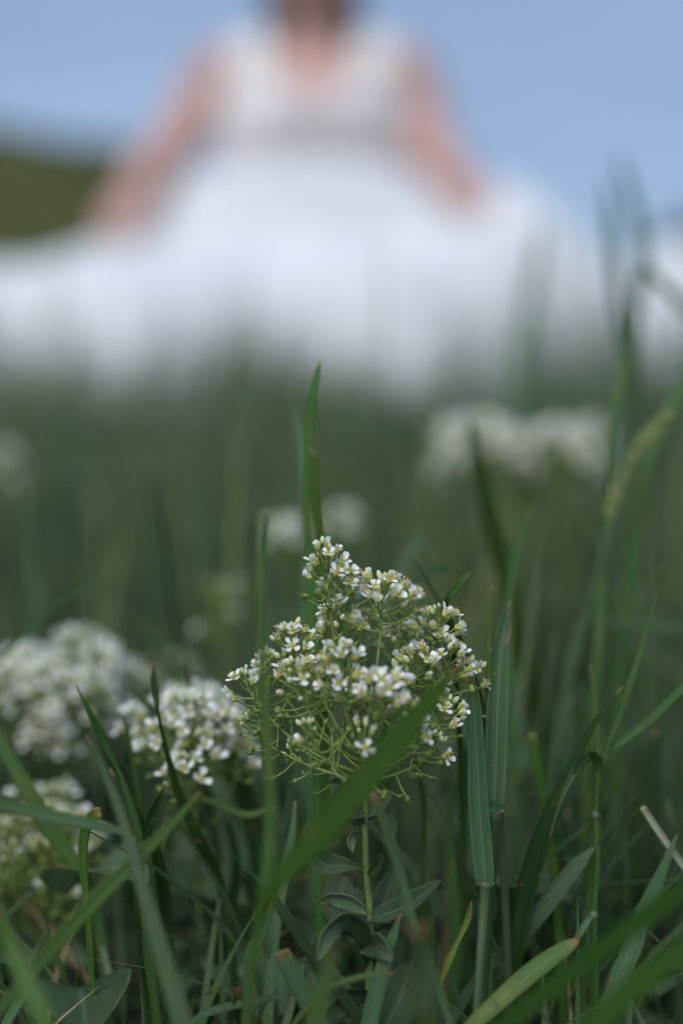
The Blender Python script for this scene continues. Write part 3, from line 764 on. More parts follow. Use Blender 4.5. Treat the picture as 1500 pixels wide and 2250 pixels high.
def calyx_geo(mb, r, mi_c=0, mi_s=1):
    mb.ball((0, 0, .75 * MM), .84 * MM, .84 * MM, .90 * MM, None, 8, 5, mi_c)
    mb.ball((0, 0, 1.6 * MM), .38 * MM, .34 * MM, .6 * MM, None, 6, 4, mi_c)
    for k in range(4):                       # sepals
        a = math.pi / 4 + k * math.pi / 2
        c = Vector((math.cos(a) * .62, math.sin(a) * .62, 1.1)) * MM
        mb.ball(c, .36 * MM, .36 * MM, .72 * MM, Matrix.Rotation(.5, 3, Vector((-math.sin(a), math.cos(a), 0))), 6, 4, mi_c)
    for k in range(6):                       # stamens
        a = k * math.pi / 3 + r.uniform(-.2, .2)
        tip = Vector((math.cos(a) * .75, math.sin(a) * .75, r.uniform(2.2, 2.7))) * MM
        mb.tube([Vector((math.cos(a) * .25, math.sin(a) * .25, 1.1)) * MM, tip], .07 * MM, 4, mi_s, False)
        mb.ball(tip, .17 * MM, .17 * MM, .22 * MM, None, 5, 3, mi_s)


PET = [petal_mesh(k) for k in range(6)]
CAL = []
for k in range(4):
    mb = MB(); calyx_geo(mb, random.Random(k)); CAL.append(mb.mesh('flower', [M['calyx'], M['stamen']]))
WHOLE = []                                    # one-mesh flowers for the clusters that are out of focus
for k in range(6):
    r = random.Random(50 + k)
    mb = MB(); calyx_geo(mb, r)
    for q in range(4):
        tilt = r.uniform(.25, .85)
        me = PET[r.randrange(6)]
        Mx = Matrix.Rotation(q * math.pi / 2 + r.uniform(-.2, .2), 4, 'Z') @ Matrix.Translation((.35 * MM, 0, 1.15 * MM)) @ Matrix.Rotation(-tilt, 4, 'Y') @ Matrix.Scale(1.22, 4)
        b = len(mb.v)
        mb.v += [tuple(Mx @ v.co) for v in me.vertices]
        for p in me.polygons:
            mb.f.append(tuple(b + i for i in p.vertices)); mb.m.append(2); mb.uv.append(((0, 0), (1, 0), (1, 1), (0, 1)))
    WHOLE.append(mb.mesh('flower', [M['calyx'], M['stamen'], M['petal']]))
BUD = []
for k in range(3):
    mb = MB(); mb.ball((0, 0, .8 * MM), (.62 + .08 * k) * MM, (.62 + .08 * k) * MM, (.85 + .1 * k) * MM, None, 8, 6)
    mb.ball((0, 0, (1.45 + .1 * k) * MM), .4 * MM, .4 * MM, .42 * MM, None, 6, 4, 1)
    BUD.append(mb.mesh('bud', [M['bud'], M['petal']]))
POD = []
for k in range(3):
    mb = MB()
    s = .85 + .15 * k
    mb.ball((-.45 * s * MM, 0, 1.0 * s * MM), .95 * s * MM, .62 * s * MM, 1.05 * s * MM, None, 8, 6)
    mb.ball((.45 * s * MM, 0, 1.0 * s * MM), .95 * s * MM, .62 * s * MM, 1.05 * s * MM, None, 8, 6)
    mb.tube([Vector((0, 0, 1.9 * s * MM)), Vector((.1 * MM, 0, 3.0 * s * MM))], [.16 * MM, .13 * MM], 5)
    mb.ball((.1 * MM, 0, 3.05 * s * MM), .24 * MM, .24 * MM, .18 * MM, None, 5, 4)
    POD.append(mb.mesh('seed_pod', M['pod']))


def place(name, me, parent, pos, direc, scale, roll):
    o = bpy.data.objects.new(name, me)
    col.objects.link(o)
    o.parent = parent
    q = direc.to_track_quat('Z', 'Y') @ Quaternion((0, 0, 1), roll)
    o.rotation_mode = 'QUATERNION'
    o.rotation_quaternion = q
    o.location = pos - parent.location
    o.scale = (scale,) * 3
    return o


def flower(root, pos, direc, rnd, detail, scale):
    if not detail:
        return place('flower', WHOLE[rnd.randrange(6)], root, pos, direc, scale, rnd.uniform(0, 6.28))
    f = place('flower', CAL[rnd.randrange(4)], root, pos, direc, scale, rnd.uniform(0, 6.28))
    op = rnd.uniform(.1, 1.25)
    for q in range(4):
        p = bpy.data.objects.new('petal', PET[rnd.randrange(6)])
        col.objects.link(p)
        p.parent = f
        p.rotation_mode = 'XYZ'
        # tilt, then spin round the flower axis
        tilt = op + rnd.uniform(-.18, .18)
        Mx = Matrix.Rotation(q * math.pi / 2 + rnd.uniform(-.25, .25), 4, 'Z') @ Matrix.Translation((.35 * MM, 0, 1.15 * MM)) @ Matrix.Rotation(-tilt, 4, 'Y')
        p.location = Mx.to_translation()
        p.rotation_euler = Mx.to_euler()
        p.scale = (rnd.uniform(.75, 1.12), rnd.uniform(.8, 1.15), 1)
    return f


def raceme(root, axis, rnd, detail, n_fl, n_bud, n_pod, length, ped0, ped1, scale, r_ax):
    """axis: list of points ending at the tip; flowers whorl round its last part"""
    mb = MB()
    k = len(axis)
    mb.tube(axis, [r_ax * (1.15 - .6 * i / (k - 1)) for i in range(k)], 6)
    # arc length from the tip
    acc = [0]
    for i in range(k - 1, 0, -1): acc.append(acc[-1] + (axis[i] - axis[i - 1]).length)
    total = n_fl + n_bud + n_pod
    phi = rnd.uniform(0, 6.28)
    out = []
    for j in range(total):
        f = (j + .5) / total
        s = length * f ** 1.15
        i = 0
        while i < k - 2 and acc[i + 1] < s: i += 1
        u = min(1, (s - acc[i]) / max(1e-9, acc[i + 1] - acc[i]))
        a, b = axis[k - 1 - i], axis[k - 2 - i]
        p = a.lerp(b, u)
        t = (a - b).normalized()
        phi += 2.39996 + rnd.uniform(-.35, .35)
        x = t.orthogonal().normalized(); y = t.cross(x)
        rad = x * math.cos(phi) + y * math.sin(phi)
        ang = R(18 + 62 * f ** .7 + rnd.uniform(-12, 12))
        d = (t * math.cos(ang) + rad * math.sin(ang)).normalized()
        ln = (ped0 + (ped1 - ped0) * f) * rnd.uniform(.8, 1.2)
        # pedicels start out and curve up
        e = p + d * ln + Vector((0, 0, 1)) * ln * .12
        mid = p + d * ln * .5 - Vector((0, 0, 1)) * ln * .02
        mb.tube([p, mid, e], [.26 * MM, .19 * MM, .21 * MM], 5, 0, False)
        d2 = (e - mid).normalized()
        d2 = (d2 + Vector((0, 0, .25)) + Vector((rnd.uniform(-.25, .25), rnd.uniform(-.3, .1), rnd.uniform(-.2, .2)))).normalized()
        out.append((j, e, d2))
    mb.build('branch', M['branch'], root)
    for j, e, d in out:
        if j < n_bud:
            place('bud', BUD[rnd.randrange(3)], root, e, d, scale * rnd.uniform(.65, 1.0), rnd.uniform(0, 6))
        elif j < n_bud + n_fl:
            if rnd.random() < .13:
                place('bud', BUD[rnd.randrange(3)], root, e, d, scale * rnd.uniform(.9, 1.15), rnd.uniform(0, 6))
            else:
                flower(root, e, d, rnd, detail, scale * rnd.uniform(.72, 1.12))
        else:
            place('seed_pod', POD[rnd.randrange(3)], root, e, d, scale * rnd.uniform(.5, .85), rnd.uniform(0, 6))


def bez(p0, p1, p2, p3, n):
    o = []
    for i in range(n + 1):
        t = i / n
        o.append(p0 * (1 - t) ** 3 + p1 * 3 * t * (1 - t) ** 2 + p2 * 3 * t * t * (1 - t) + p3 * t ** 3)
    return o


def broad_leaf(root, pts, mat='cressleaf', name='leaf', **kw):
    kw.setdefault('gutter', .3); kw.setdefault('cross', 9); kw.setdefault('wav', .05); kw.setdefault('thick', .0003)
    return leaf_px(root, pts, mat, name, **kw)


# ---- the sharp plant
D0 = .3125
base = P(806, 2300, D0 + .004)
main = empty('cress_plant', Vector((base.x, base.y, ground(base.x, base.y))))
tag(main, 'sharply focused cress plant with loose white flower head and yellow green buds', 'flowering plant', 'flowering cress plants')
stem_s = spline([(806, 2330, .3165), (808, 2230, .316), (812, 2120, .3155), (814, 2020, .315), (806, 1930, .3145), (802, 1850, .314), (803, 1770, .3135), (800, 1700, .313), (792, 1640, .3125), (780, 1560, .3125)], 40)
mb = MB(); mb.tube([P(*s) for s in stem_s], [.0010 - .00045 * i / 40 for i in range(41)], 8)
mb.build('stem', M['cressstem'], main)
RAC = [  # tip px, tip py, depth offset (m), where it leaves the stem (py), flowers, buds, pods, raceme length mm, ped0, ped1
    (716, 1200, 0, 1650, 11, 2, 5, 17, 2.2, 9.5), (842, 1278, -.003, 1640, 12, 3, 5, 12, 2.5, 8.5), (756, 1262, .012, 1650, 9, 2, 3, 10, 2.5, 8),
    (742, 1338, .006, 1660, 12, 3, 4, 11, 2.5, 8), (888, 1302, .015, 1650, 10, 2, 3, 10, 2.5, 8), (966, 1345, .004, 1670, 11, 3, 5, 11, 2.5, 8.5),
    (988, 1418, 0, 1680, 12, 2, 5, 12, 2.5, 8.5), (636, 1382, 0, 1660, 10, 3, 5, 12, 2.5, 9), (590, 1440, .008, 1680, 8, 2, 5, 12, 2.5, 8.5),
    (744, 1430, -.012, 1660, 13, 3, 4, 11, 2.5, 8), (850, 1492, -.016, 1690, 14, 3, 4, 11, 2.5, 8), (925, 1430, .002, 1670, 12, 3, 4, 11, 2.5, 8),
    (885, 1395, .017, 1650, 10, 2, 3, 10, 2.5, 8), (802, 1372, .018, 1650, 10, 2, 3, 10, 2.5, 8), (690, 1455, .018, 1660, 9, 2, 4, 11, 2.5, 8),
    (538, 1482, .002, 1700, 5, 2, 6, 15, 2.5, 8), (986, 1545, -.003, 1700, 8, 2, 7, 13, 2.5, 8), (646, 1462, -.008, 1670, 11, 3, 6, 12, 2.5, 8),
    (905, 1548, -.012, 1700, 10, 2, 6, 12, 2.5, 8), (780, 1500, .004, 1660, 10, 2, 5, 11, 2.5, 8), (1038, 1462, .007, 1690, 3, 2, 4, 12, 2.5, 8),
    (545, 1580, .004, 1720, 1, 1, 8, 14, 2.5, 8), (960, 1625, -.004, 1720, 2, 1, 9, 14, 2.5, 8), (680, 1590, -.012, 1710, 2, 2, 9, 15, 2.5, 9),
    (800, 1600, -.014, 1720, 3, 1, 8, 13, 2.5, 8), (640, 1640, .004, 1720, 0, 1, 9, 15, 2.5, 9), (900, 1650, .010, 1720, 0, 1, 8, 14, 2.5, 8)]
rn = random.Random(4)
def stem_at(py):
    return min(stem_s, key=lambda s: abs(s[1] - py))
for (tx, ty, dd, by, nf, nb, npd, ln, p0, p1) in RAC:
    nf = int(nf * 1.22); nb += 2; npd += 1
    s = stem_at(by)
    A = P(s[0], s[1], s[2])
    k = .48 * D0 / 1500
    B = P(tx, ty + 14, D0 + dd)
    up = (B - A)
    side = Vector((up.x, up.y, 0))
    c1 = A + side * .45 + Vector((0, 0, up.z * .12))
    c2 = B - Vector((0, 0, up.z * .42)) - side * .12
    ax = bez(A, c1, c2, B, 12)
    raceme(main, ax, rn, True, nf, nb, npd, ln * MM * rn.uniform(.75, 1.0), p0 * MM * .75, p1 * MM * rn.uniform(.75, 1.0), rn.uniform(.9, 1.0), .38 * MM)
# leaves of the sharp plant (traced)
broad_leaf(main, [(688, 1866, .305, 4), (698, 1885, .306, 44), (722, 1898, .308, 52), (755, 1900, .311, 34), (782, 1905, .313, 16), (800, 1908, .3145, 14)], roll=-.35, gutter=.45)
broad_leaf(main, [(968, 1935, .303, 3), (945, 1950, .304, 22), (905, 1978, .306, 44), (865, 1998, .309, 46), (830, 2010, .312, 36), (806, 2016, .315, 22)], roll=.45, gutter=.5)
broad_leaf(main, [(760, 1925, .330, 20), (750, 1945, .329, 70), (752, 1975, .327, 92), (765, 2005, .324, 90), (785, 2035, .320, 56), (808, 2055, .316, 24)], roll=.2, gutter=.25)
broad_leaf(main, [(872, 1900, .333, 6), (862, 1935, .331, 40), (848, 1975, .327, 56), (832, 2010, .321, 46), (815, 2035, .316, 22)], roll=-.2)
broad_leaf(main, [(700, 2110, .292, 10), (722, 2060, .296, 44), (758, 2035, .301, 60), (785, 2045, .306, 56), (805, 2080, .311, 34), (812, 2110, .3155, 20)], roll=.5, gutter=.5)
broad_leaf(main, [(860, 2110, .292, 8), (835, 2085, .296, 50), (818, 2078, .303, 54), (810, 2095, .310, 36), (812, 2125, .3155, 18)], roll=-.5, gutter=.5)
broad_leaf(main, [(650, 2110, .335, 8), (680, 2140, .333, 74), (720, 2180, .329, 96), (765, 2215, .322, 66), (805, 2245, .316, 24)], roll=.2)
broad_leaf(main, [(905, 2115, .340, 8), (895, 2150, .337, 78), (880, 2200, .332, 100), (850, 2250, .324, 70), (810, 2275, .316, 24)], roll=-.2)
broad_leaf(main, [(762, 1795, .305, 3), (778, 1806, .307, 18), (795, 1806, .310, 20), (804, 1800, .3135, 10)], roll=.6, gutter=.4)
broad_leaf(main, [(858, 1738, .310, 3), (850, 1752, .310, 18), (836, 1770, .311, 24), (818, 1785, .312, 18), (804, 1795, .3135, 10)], roll=.3, gutter=.5)
broad_leaf(main, [(862, 1850, .312, 4), (862, 1815, .312, 22), (848, 1790, .312, 26), (826, 1795, .313, 16), (804, 1810, .3135, 8)], roll=.3, gutter=.5)
broad_leaf(main, [(775, 1875, .309, 4), (772, 1850, .310, 20), (782, 1835, .312, 18), (802, 1842, .314, 8)], roll=.3, gutter=.5)
broad_leaf(main, [(722, 1722, .310, 3), (738, 1716, .311, 14), (765, 1722, .312, 14), (798, 1738, .313, 8)], roll=.5)

broad_leaf(main, [(838, 1880, .304, 3), (832, 1895, .306, 20), (822, 1910, .309, 24), (808, 1922, .3135, 10)], roll=.2, gutter=.4)
broad_leaf(main, [(768, 1770, .307, 3), (776, 1778, .308, 14), (790, 1782, .311, 14), (802, 1778, .3135, 8)], roll=-.3, gutter=.5)
broad_leaf(main, [(836, 1700, .308, 3), (828, 1712, .309, 13), (815, 1724, .311, 14), (801, 1735, .313, 7)], roll=.3, gutter=.5)
broad_leaf(main, [(700, 1985, .318, 4), (725, 1980, .317, 34), (760, 1985, .316, 40), (790, 1998, .3155, 28), (808, 2008, .315, 14)], roll=.5, gutter=.4)
broad_leaf(main, [(880, 2060, .318, 4), (866, 2050, .317, 34), (848, 2048, .316, 40), (828, 2056, .316, 26), (812, 2068, .3155, 12)], roll=-.4, gutter=.4)
broad_leaf(main, [(715, 2255, .300, 6), (738, 2225, .303, 50), (770, 2200, .307, 56), (795, 2190, .312, 30), (810, 2188, .316, 14)], roll=.4, gutter=.4)
# ---- the soft plants around it
def soft_plant(label, cx, cy, D, rx, ry, n_rac, fl, buds, pods, seed, scale=1.0, depth=None, name='cress_plant', leaves=7, lobes=0):
    r = random.Random(seed)
    k = .48 * D / 1500
    c = P(cx, cy, D)
    gz = ground(c.x, c.y)
    root = empty(name, Vector((c.x, c.y, gz)))
    tag(root, label, 'flowering plant', 'flowering cress plants')
    RX, RZ = rx * k, ry * k
    RY = depth or RX
    top = c + Vector((0, 0, -RZ * .9))
    st = [Vector((c.x + r.uniform(-.008, .008), c.y, gz - .004)), Vector((c.x + .002, c.y, gz + (top.z - gz) * .5)), top, c - Vector((0, 0, RZ * .2))]
    pts = [Vector(p) for p in spline([tuple(p) for p in st], 18)]
    mb = MB(); mb.tube(pts, [.0012 - .0006 * i / 18 for i in range(19)], 7); mb.build('stem', M['cressstem'], root)
    for j in range(n_rac):
        f = (j + .5) / n_rac
        el = math.asin(min(.999, (1 - f) * 1.0)) if f < .62 else R(r.uniform(-25, 22))
        az = j * 2.39996 + r.uniform(-.3, .3)
        B = c + Vector((RX * math.cos(el) * math.cos(az), RY * math.cos(el) * math.sin(az), RZ * math.sin(el))) * r.uniform(.66, 1.12)
        if lobes: B.x += lobes * k * (1 if j % 2 else -1) * r.uniform(.8, 1.1)
        A = pts[r.randrange(9, 16)]
        up = B - A
        side = Vector((up.x, up.y, 0))
        ax = bez(A, A + side * .45 + Vector((0, 0, up.z * .1)), B - Vector((0, 0, max(up.z, .004) * .45)) - side * .1, B, 9)
        raceme(root, ax, r, False, fl, buds, pods, 9 * MM * scale, 2.0 * MM * scale, 6.5 * MM * scale, scale, .42 * MM)
    for j in range(leaves):
        h = gz + (top.z - gz) * (.12 + .75 * j / leaves)
        a = j * 2.4 + r.uniform(-.3, .3)
        p = Vector((c.x, c.y, h))
        d = Vector((math.cos(a), math.sin(a), .55)).normalized()
        ln = r.uniform(.018, .032) * (1.1 - .5 * j / leaves)
        C = [p + d * ln * t - Vector((0, 0, 1)) * ln * .55 * t * t for t in [i / 9 for i in range(10)]]
        W = [ln * .24 * max(.02, math.sin(math.pi * (.12 + .87 * i / 9)) ** .9 * (1 - .3 * i / 9)) for i in range(10)]
        mb = MB(); ribbon3(mb, C, W, roll=r.uniform(-.6, .6), gutter=.3, thick=.0003, cross=7)
        mb.build('leaf', M['cressleaf'], root)
    return root


soft_plant('big soft white dome of cress flowers, blurred, left of the smaller cluster', 130, 1535, .43, 175, 128, 24, 13, 4, 3, 1, 1.12)
soft_plant('smaller white cress cluster crossed by thin dark grass blades', 420, 1640, .362, 112, 145, 17, 9, 5, 5, 2, .95, depth=.022)
soft_plant('flat topped white cress cluster blurred in the meadow behind the curved blade', 1145, 1005, .60, 95, 84, 26, 15, 2, 4, 3, 1.25, depth=.03, lobes=95)
soft_plant('small blurred cress tuft peeking over the left of the sharp head', 632, 1180, .50, 34, 32, 4, 9, 1, 3, 4, 1.0)
soft_plant('small blurred cress tuft peeking beside the tallest grass blades', 740, 1160, .52, 30, 34, 4, 9, 1, 3, 5, 1.0)
soft_plant('yellowish budding cress, blurred, behind the left edge of sharp head', 490, 1365, .50, 45, 85, 7, 1, 4, 10, 6, .9)
soft_plant('blurred white cress tuft far in the meadow grass on its own', 0, 1040, .68, 42, 60, 6, 9, 2, 3, 7, 1.0)
soft_plant('low yellow green budding cress under the diagonal grass blade', 90, 1890, .375, 135, 150, 19, 2, 7, 9, 8, 1.05)
soft_plant('dim budding cress in the grass behind the jointed stalk', 1375, 1330, .62, 45, 40, 5, 2, 5, 6, 9, 1.0)
soft_plant('faded cress tuft close behind the big white dome', 385, 1485, .50, 55, 40, 5, 3, 4, 6, 10, .9)

# ------------------------------------------------------------------ dark shrub beyond the skirt
M['shrub'] = leaf_mat('shrub_leaf', (0.018, 0.028, 0.022), (0.032, 0.046, 0.034), None, edge=0, trans=.15)
M['bark'] = soft_mat('bark', (0.05, 0.04, 0.03), (0.09, 0.07, 0.05), 60, rough=.9)
c = P(1545, 560, 7.5)
sh = empty('shrub', Vector((c.x, c.y, ground(c.x, c.y) - .02)))
tag(sh, 'dark rounded shrub standing beyond the right end of the white skirt', 'shrub')
mb = MB()
for i in range(16):
    a = random.uniform(0, 6.28); h = random.uniform(.5, .95) * (c.z - sh.location.z + .1)
    tip = sh.location + Vector((math.cos(a) * random.uniform(.05, .2), math.sin(a) * random.uniform(.05, .2), h))
    mb.tube(bez(sh.location.copy(), sh.location + Vector((0, 0, h * .5)), tip - Vector((0, 0, h * .3)), tip, 6), [.016 - .002 * k for k in range(7)], 6)
mb.build('trunk', M['bark'], sh)
mb = MB()
for i in range(2600):
    d = Vector((random.gauss(0, 1), random.gauss(0, 1), random.gauss(0, 1))).normalized()
    rr = random.uniform(.35, 1) ** .5 * (1 + .25 * noise.noise(d * 2.2))
    p = Vector((c.x, c.y, c.z)) + Vector((d.x * .26, d.y * .26, d.z * .20)) * rr
    u = Vector((random.gauss(0, 1), random.gauss(0, 1), random.gauss(0, 1))).normalized(); v = u.orthogonal().normalized()
    s = random.uniform(.018, .035)
    mb.quadgrid([[p - u * s, p - u * s * .2 + v * s * .45], [p - u * s * .2 - v * s * .45, p + u * s]])
mb.build('foliage', M['shrub'], sh)

# ------------------------------------------------------------------ person in the white dress
M['skin'] = soft_mat('skin', (0.43, 0.25, 0.215), (0.49, 0.29, 0.25), 18, rough=.5, vary=0, bump=.02)
M['hair'] = soft_mat('hair_brown', (0.20, 0.135, 0.080), (0.38, 0.28, 0.17), 90, rough=.45, vary=0)
M['skirt'] = soft_mat('skirt_white', (0.72, 0.75, 0.79), (0.79, 0.81, 0.84), 6, rough=.85, trans=.25, vary=0, bump=.05)
M['lace'] = soft_mat('lace_white', (0.70, 0.67, 0.67), (0.80, 0.79, 0.79), 55, rough=.8, trans=.1, vary=0, bump=.3)
M['sheer'] = soft_mat('sheer_panel', (0.46, 0.33, 0.33), (0.56, 0.44, 0.44), 70, rough=.8, vary=0)
M['sash'] = soft_mat('sash_grey', (0.52, 0.47, 0.48), (0.60, 0.55, 0.56), 40, rough=.7, vary=0)
M['lip'] = soft_mat('lip', (0.36, 0.12, 0.11), (0.42, 0.16, 0.14), 60, vary=0)
M['eye'] = soft_mat('eye_white', (0.7, 0.7, 0.7), (0.75, 0.75, 0.74), 60, rough=.2, vary=0)
M['iris'] = soft_mat('iris', (0.05, 0.035, 0.02), (0.09, 0.06, 0.03), 200, rough=.15, vary=0)

BX, BY = -0.058, 3.0
pr = empty('person', Vector((BX, BY, ground(BX, BY))))
tag(pr, 'person in a white dress kneeling in the meadow, skirt spread wide', 'person')
O = pr.location.copy()
def W3(x, y, z): return O + Vector((x, y, z))
RINGS = [(.08, .15, .13, 0), (.18, .175, .14, 0), (.28, .165, .128, 0), (.38, .15, .108, 0), (.46, .158, .108, 0), (.53, .178, .114, 0), (.60, .192, .118, 0), (.67, .194, .110, .0), (.72, .174, .088, .005), (.765, .09, .06, .008), (.80, .05, .05, .005)]
def torso(z):
    for a, b in zip(RINGS, RINGS[1:]):
        if z <= b[0]:
            t = max(0, (z - a[0]) / (b[0] - a[0]))
            return [a[i] + (b[i] - a[i]) * t for i in (1, 2, 3)]
    return RINGS[-1][1:]
bd = MB()
seg = 24
rows = [[W3(0, 0, RINGS[0][0] - .03) + Vector((.02 * math.cos(6.283 * k / seg), .02 * math.sin(6.283 * k / seg), 0)) for k in range(seg)]]
for z, a, b, yo in RINGS:
    rows.append([W3(a * math.cos(6.283 * k / seg), yo + b * math.sin(6.283 * k / seg), z) for k in range(seg)])
b0 = len(bd.v)
bd.quadgrid(rows, None, True)
bd.cap([b0 + k for k in reversed(range(seg))]); bd.cap([b0 + (len(rows) - 1) * seg + k for k in range(seg)])
def limb(pts, rads, n=10, sides=14):
    S = spline([(*p, r) for p, r in zip(pts, rads)], n)
    bd.tube([W3(*s[:3]) for s in S], [s[3] for s in S], sides)
    for s in (S[0], S[-1]): bd.ball(W3(*s[:3]), s[3], s[3], s[3], None, 12, 8)
limb([(0, .012, .74), (0, .0, .80), (0, -.02, .88)], [.056, .05, .05])
HC = (0, -.03, .925)
bd.ball(W3(*HC), .074, .092, .105, None, 20, 14)
bd.ball(W3(0, -.062, .868), .050, .052, .052, None, 16, 10)          # jaw
bd.ball(W3(0, -.098, .842), .020, .016, .018, None, 10, 8)           # chin
bd.ball(W3(0, -.122, .908), .011, .014, .022, None, 10, 8)           # nose
bd.ball(W3(0, -.129, .897), .014, .012, .009, None, 10, 8)
for s in (-1, 1):
    bd.ball(W3(s * .075, -.02, .91), .010, .020, .030, None, 10, 8)  # ears
    bd.ball(W3(s * .038, -.098, .895), .022, .02, .02, None, 10, 8)  # cheeks
    bd.ball(W3(s * .066, -.072, .615), .058, .052, .058, None, 14, 10)
    limb([(s * .095, 0, .16), (s * .12, -.22, .17), (s * .125, -.40, .12)], [.10, .085, .062])
    limb([(s * .125, -.40, .085), (s * .12, -.20, .07), (s * .11, .06, .055)], [.058, .056, .036])
    limb([(s * .11, .06, .05), (s * .11, .14, .04), (s * .105, .22, .025)], [.034, .034, .02])
ARM = {-1: [(-.186, .012, .720), (-.240, .005, .645), (-.280, -.04, .565), (-.312, -.135, .51), (-.336, -.21, .452)],
       1: [(.186, .012, .720), (.220, .005, .64), (.240, -.04, .555), (.272, -.13, .50), (.302, -.20, .455)]}
for s, pts in ARM.items():
    limb(pts, [.064, .060, .053, .046, .033], 14)
    wv = Vector(pts[-1]); dr = (Vector(pts[-1]) - Vector(pts[-2])).normalized()
    dr = (dr + Vector((0, -.2, -.1))).normalized()
    side = Vector((1, 0, 0)) - dr * dr.x; side.normalize()
    dn = side.cross(dr)
    if dn.z > 0: dn = -dn
    for u in (-.022, -.008, .008, .022):
        limb([tuple(wv), tuple(wv + dr * .045 + side * u * .9), tuple(wv + dr * .085 + side * u)], [.016, .013, .011], 6, 10)
    for u, ln in ((-.027, .062), (-.009, .074), (.009, .078), (.027, .068)):
        a = wv + dr * .082 + side * u
        limb([tuple(a), tuple(a + dr * ln * .5 + dn * .006 + side * u * .12), tuple(a + dr * ln * .85 + dn * .028 + side * u * .15)], [.0095, .0085, .007], 6, 10)
    ts = -s
    a = wv + dr * .022 + side * ts * .018
    limb([tuple(a), tuple(a + dr * .03 + side * ts * .024 + dn * .008), tuple(a + dr * .058 + side * ts * .03 + dn * .018)], [.013, .010, .0085], 6, 10)
tmp = bd.build('body_source', M['skin'], pr)
md = tmp.modifiers.new('r', 'REMESH'); md.mode = 'VOXEL'; md.voxel_size = .0055; md.use_smooth_shade = True
ms_ = tmp.modifiers.new('s', 'SMOOTH'); ms_.factor = .5; ms_.iterations = 5
dg = bpy.context.evaluated_depsgraph_get()
me = bpy.data.meshes.new_from_object(tmp.evaluated_get(dg))
me.name = 'body'
bpy.data.objects.remove(tmp)
for p in me.polygons: p.use_smooth = True
if not me.materials: me.materials.append(M['skin'])
bo = bpy.data.objects.new('body', me); col.objects.link(bo); bo.parent = pr
for s in (-1, 1):
    mb = MB(); mb.ball(W3(s * .030, -.112, .925), .0125, .010, .0105, None, 12, 8)
    e = mb.build('eye', M['eye'], pr)
    mb = MB(); mb.ball(W3(s * .030, -.1195, .923), .0055, .0035, .0055, None, 10, 6)
    i_ = mb.build('iris', M['iris']); i_.parent = e; i_.location = -O
    mb = MB(); mb.tube([W3(s * .016, -.122, .942), W3(s * .032, -.121, .948), W3(s * .050, -.105, .943)], [.003, .0035, .002], 6); mb.build('eyebrow', M['hair'], pr)
mb = MB(); mb.ball(W3(0, -.113, .874), .022, .008, .005, None, 12, 6); mb.ball(W3(0, -.112, .867), .019, .008, .005, None, 12, 6); mb.build('lips', M['lip'], pr)
# hair: cap and hanging locks
mb = MB()
rows = []
for i in range(13):
    ph = i / 12 * R(122)
    row = []
    for k in range(30):
        th = 6.283 * k / 30
        front = max(0, -math.sin(th))
        p_ = ph * (1 - .42 * front ** 1.5)
        rr = 1 + .03 * math.sin(th * 14)
        row.append(W3(.084 * rr * math.sin(p_) * math.cos(th), -.022 + .102 * rr * math.sin(p_) * math.sin(th), .932 + .112 * math.cos(p_)))
    rows.append(row)
mb.quadgrid(rows, None, True)
hr = random.Random(9)
for k in range(70):
    th = R(hr.uniform(-28, 208)); s = math.cos(th)
    z0 = .95 + hr.uniform(-.02, .05)
    p0 = Vector((.084 * math.cos(th), -.02 + .10 * math.sin(th), z0))
    p1 = Vector((.088 * math.cos(th), -.015 + .105 * math.sin(th), .86))
    ez = hr.uniform(.60, .74) if math.sin(th) > .2 else hr.uniform(.79, .84)
    p2 = Vector((.098 * math.cos(th) + hr.uniform(-.015, .015), .01 + .10 * math.sin(th), ez))
    S = spline([tuple(p0), tuple(p1), tuple(p2)], 8)
    mb.tube([W3(*q) + Vector((.004 * math.sin(i * 1.2 + k), 0, 0)) for i, q in enumerate(S)], [.011 - .0009 * i for i in range(9)], 6)
mb.build('hair', M['hair'], pr)

def shell(th, z, off):
    a, b, yo = torso(z)
    x = (a + off) * math.sin(th); y = yo - (b + off) * math.cos(th)
    for s in (-1, 1):
        d2 = ((x - s * .066) / .06) ** 2 + ((z - .615) / .06) ** 2
        if math.cos(th) > 0: y -= .048 * math.exp(-d2 * 1.1)
    return W3(x, y, z)
def ztop(th):
    t = abs(th)
    if t < .72: return .545 + (.735 - .545) * (t / .72) ** .6
    if t < 1.35: return .735 - (.735 - .645) * (t - .72) / .63
    return .645 - .06 * (t - 1.35) / 1.79
mb = MB()
rows = []
for i in range(15):
    rows.append([shell(th, .50 + (ztop(th) - .50) * i / 14, .010 + .002 * math.sin(th * 9 + i)) for th in [-math.pi + 2 * math.pi * k / 72 for k in range(72)]])
mb.quadgrid(rows, None, True)
bodice = mb.build('bodice', M['lace'], pr)
mb = MB()
rows = []
for i in range(9):
    rows.append([shell(th, .575 + .1 * i / 8, .0055) for th in [-.42 * (.3 + .7 * i / 8) + .84 * (.3 + .7 * i / 8) * k / 12 for k in range(13)]])
mb.quadgrid(rows)
q_ = mb.build('sheer_panel', M['sheer']); q_.parent = bodice; q_.location = -O
for s in (-1, 1):
    mb = MB()
    C = [W3(*q) for q in spline([(s * .118, -.094, .70), (s * .125, -.066, .758), (s * .126, .01, .790), (s * .118, .075, .75), (s * .11, .115, .63)], 16)]
    rows = [[c_ + Vector((.040 * u, 0, .004 * (1 - u * u) - .010 * u * (1 if c_.x > O.x else -1))) for u in (-1, -.5, 0, .5, 1)] for c_ in C]
    mb.quadgrid(rows)
    q_ = mb.build('strap', M['lace']); q_.parent = bodice; q_.location = -O

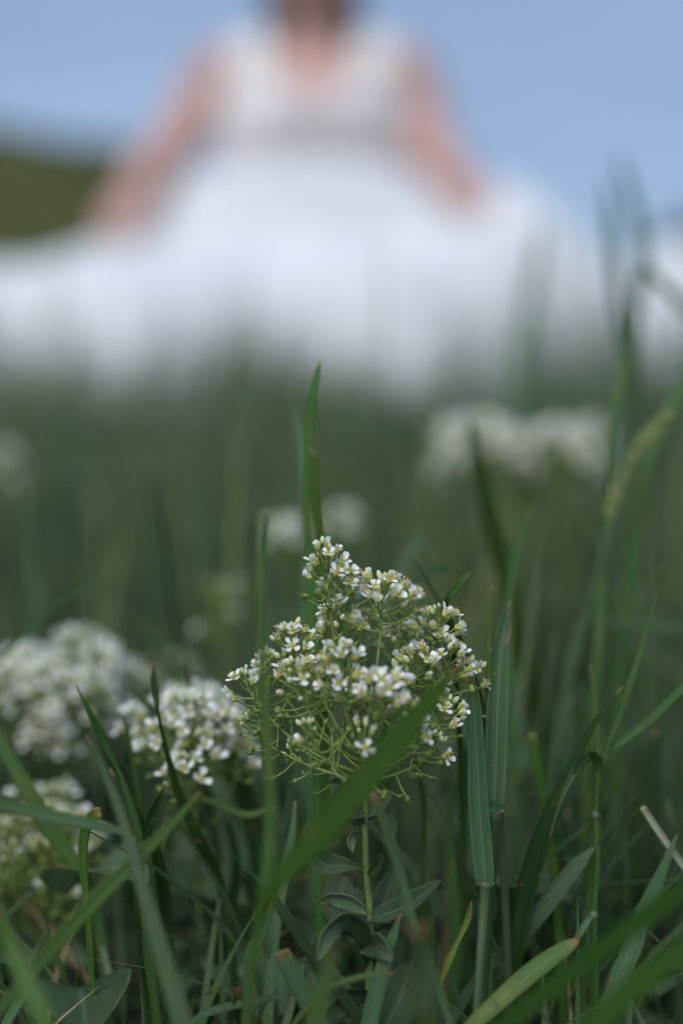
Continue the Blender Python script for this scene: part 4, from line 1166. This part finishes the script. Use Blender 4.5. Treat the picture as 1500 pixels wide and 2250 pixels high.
mb = MB()
rows = [[shell(th, z_, .016 + .004 * math.sin(math.pi * j_ / 4)) for th in [-math.pi + 2 * math.pi * k / 60 for k in range(60)]] for j_, z_ in enumerate((.497, .508, .519, .530, .541))]
mb.quadgrid(rows, None, True)
mb.build('sash', M['sash'], pr)
# wide skirt spread over the grass
PROF = [(.15, .512), (.20, .508), (.255, .486), (.305, .448), (.345, .405), (.40, .360), (.48, .338), (.60, .320), (.74, .308), (.86, .288), (.95, .255), (1.02, .15), (1.06, .045), (1.08, .012)]
mb = MB()
PS = spline(PROF, 52)
rows = []
NT = 220
for i, (rr, hz) in enumerate(PS):
    row = []
    g_ = i / 52
    for k in range(NT):
        th = 2 * math.pi * k / NT
        cx, sy = math.cos(th), math.sin(th)
        ext = 1.12 if cx < 0 else 1.10
        fy = .60 if sy < 0 else .50
        mix = sm(.11, .4, rr)
        ex = 1 + (ext - 1) * mix; ey = 1 + (fy - 1) * mix
        fold = (math.sin(th * 17 + 1.3 * math.sin(th * 3)) * .5 + math.sin(th * 29 + 2 * math.sin(th * 5)) * .3 + math.sin(th * 9 + 1) * .4)
        amp = .048 * sm(.12, 1, g_) * (1 + .5 * noise.noise(Vector((cx * 2, sy * 2, 5))))
        r2 = rr * (1 + .05 * fold * sm(.4, 1, g_))
        x = r2 * ex * cx; y = -.01 + r2 * ey * sy
        lump = .075 * noise.noise(Vector((x * 3.2, y * 3.2, 4.2))) + .025 * noise.noise(Vector((x * 8, y * 8, 1.2)))
        z = hz + (amp * fold * .6 + lump * sm(.2, .5, rr)) * min(1, hz / .2)
        if cx > 0: z += (.085 * math.exp(-((x - .40) / .12) ** 2) - .03 * math.exp(-((x - .56) / .08) ** 2) + .02 * math.exp(-((x - .68) / .08) ** 2) - .07 * sm(.74, .86, x)) * min(1, hz / .3) * sm(.3, .4, rr)
        else: z -= .03 * sm(.45, .75, rr) * min(1, hz / .3)
        if cx < 0: z += .055 * math.exp(-((x + .37) / .13) ** 2 - ((y + .27) / .16) ** 2)
        wz = W3(x, y, 0); gg = ground(wz.x, wz.y) - O.z
        row.append(W3(x, y, max(z, gg + .008)))
    rows.append(row)
mb.quadgrid(rows, None, True)
mb.build('skirt', M['skirt'], pr)
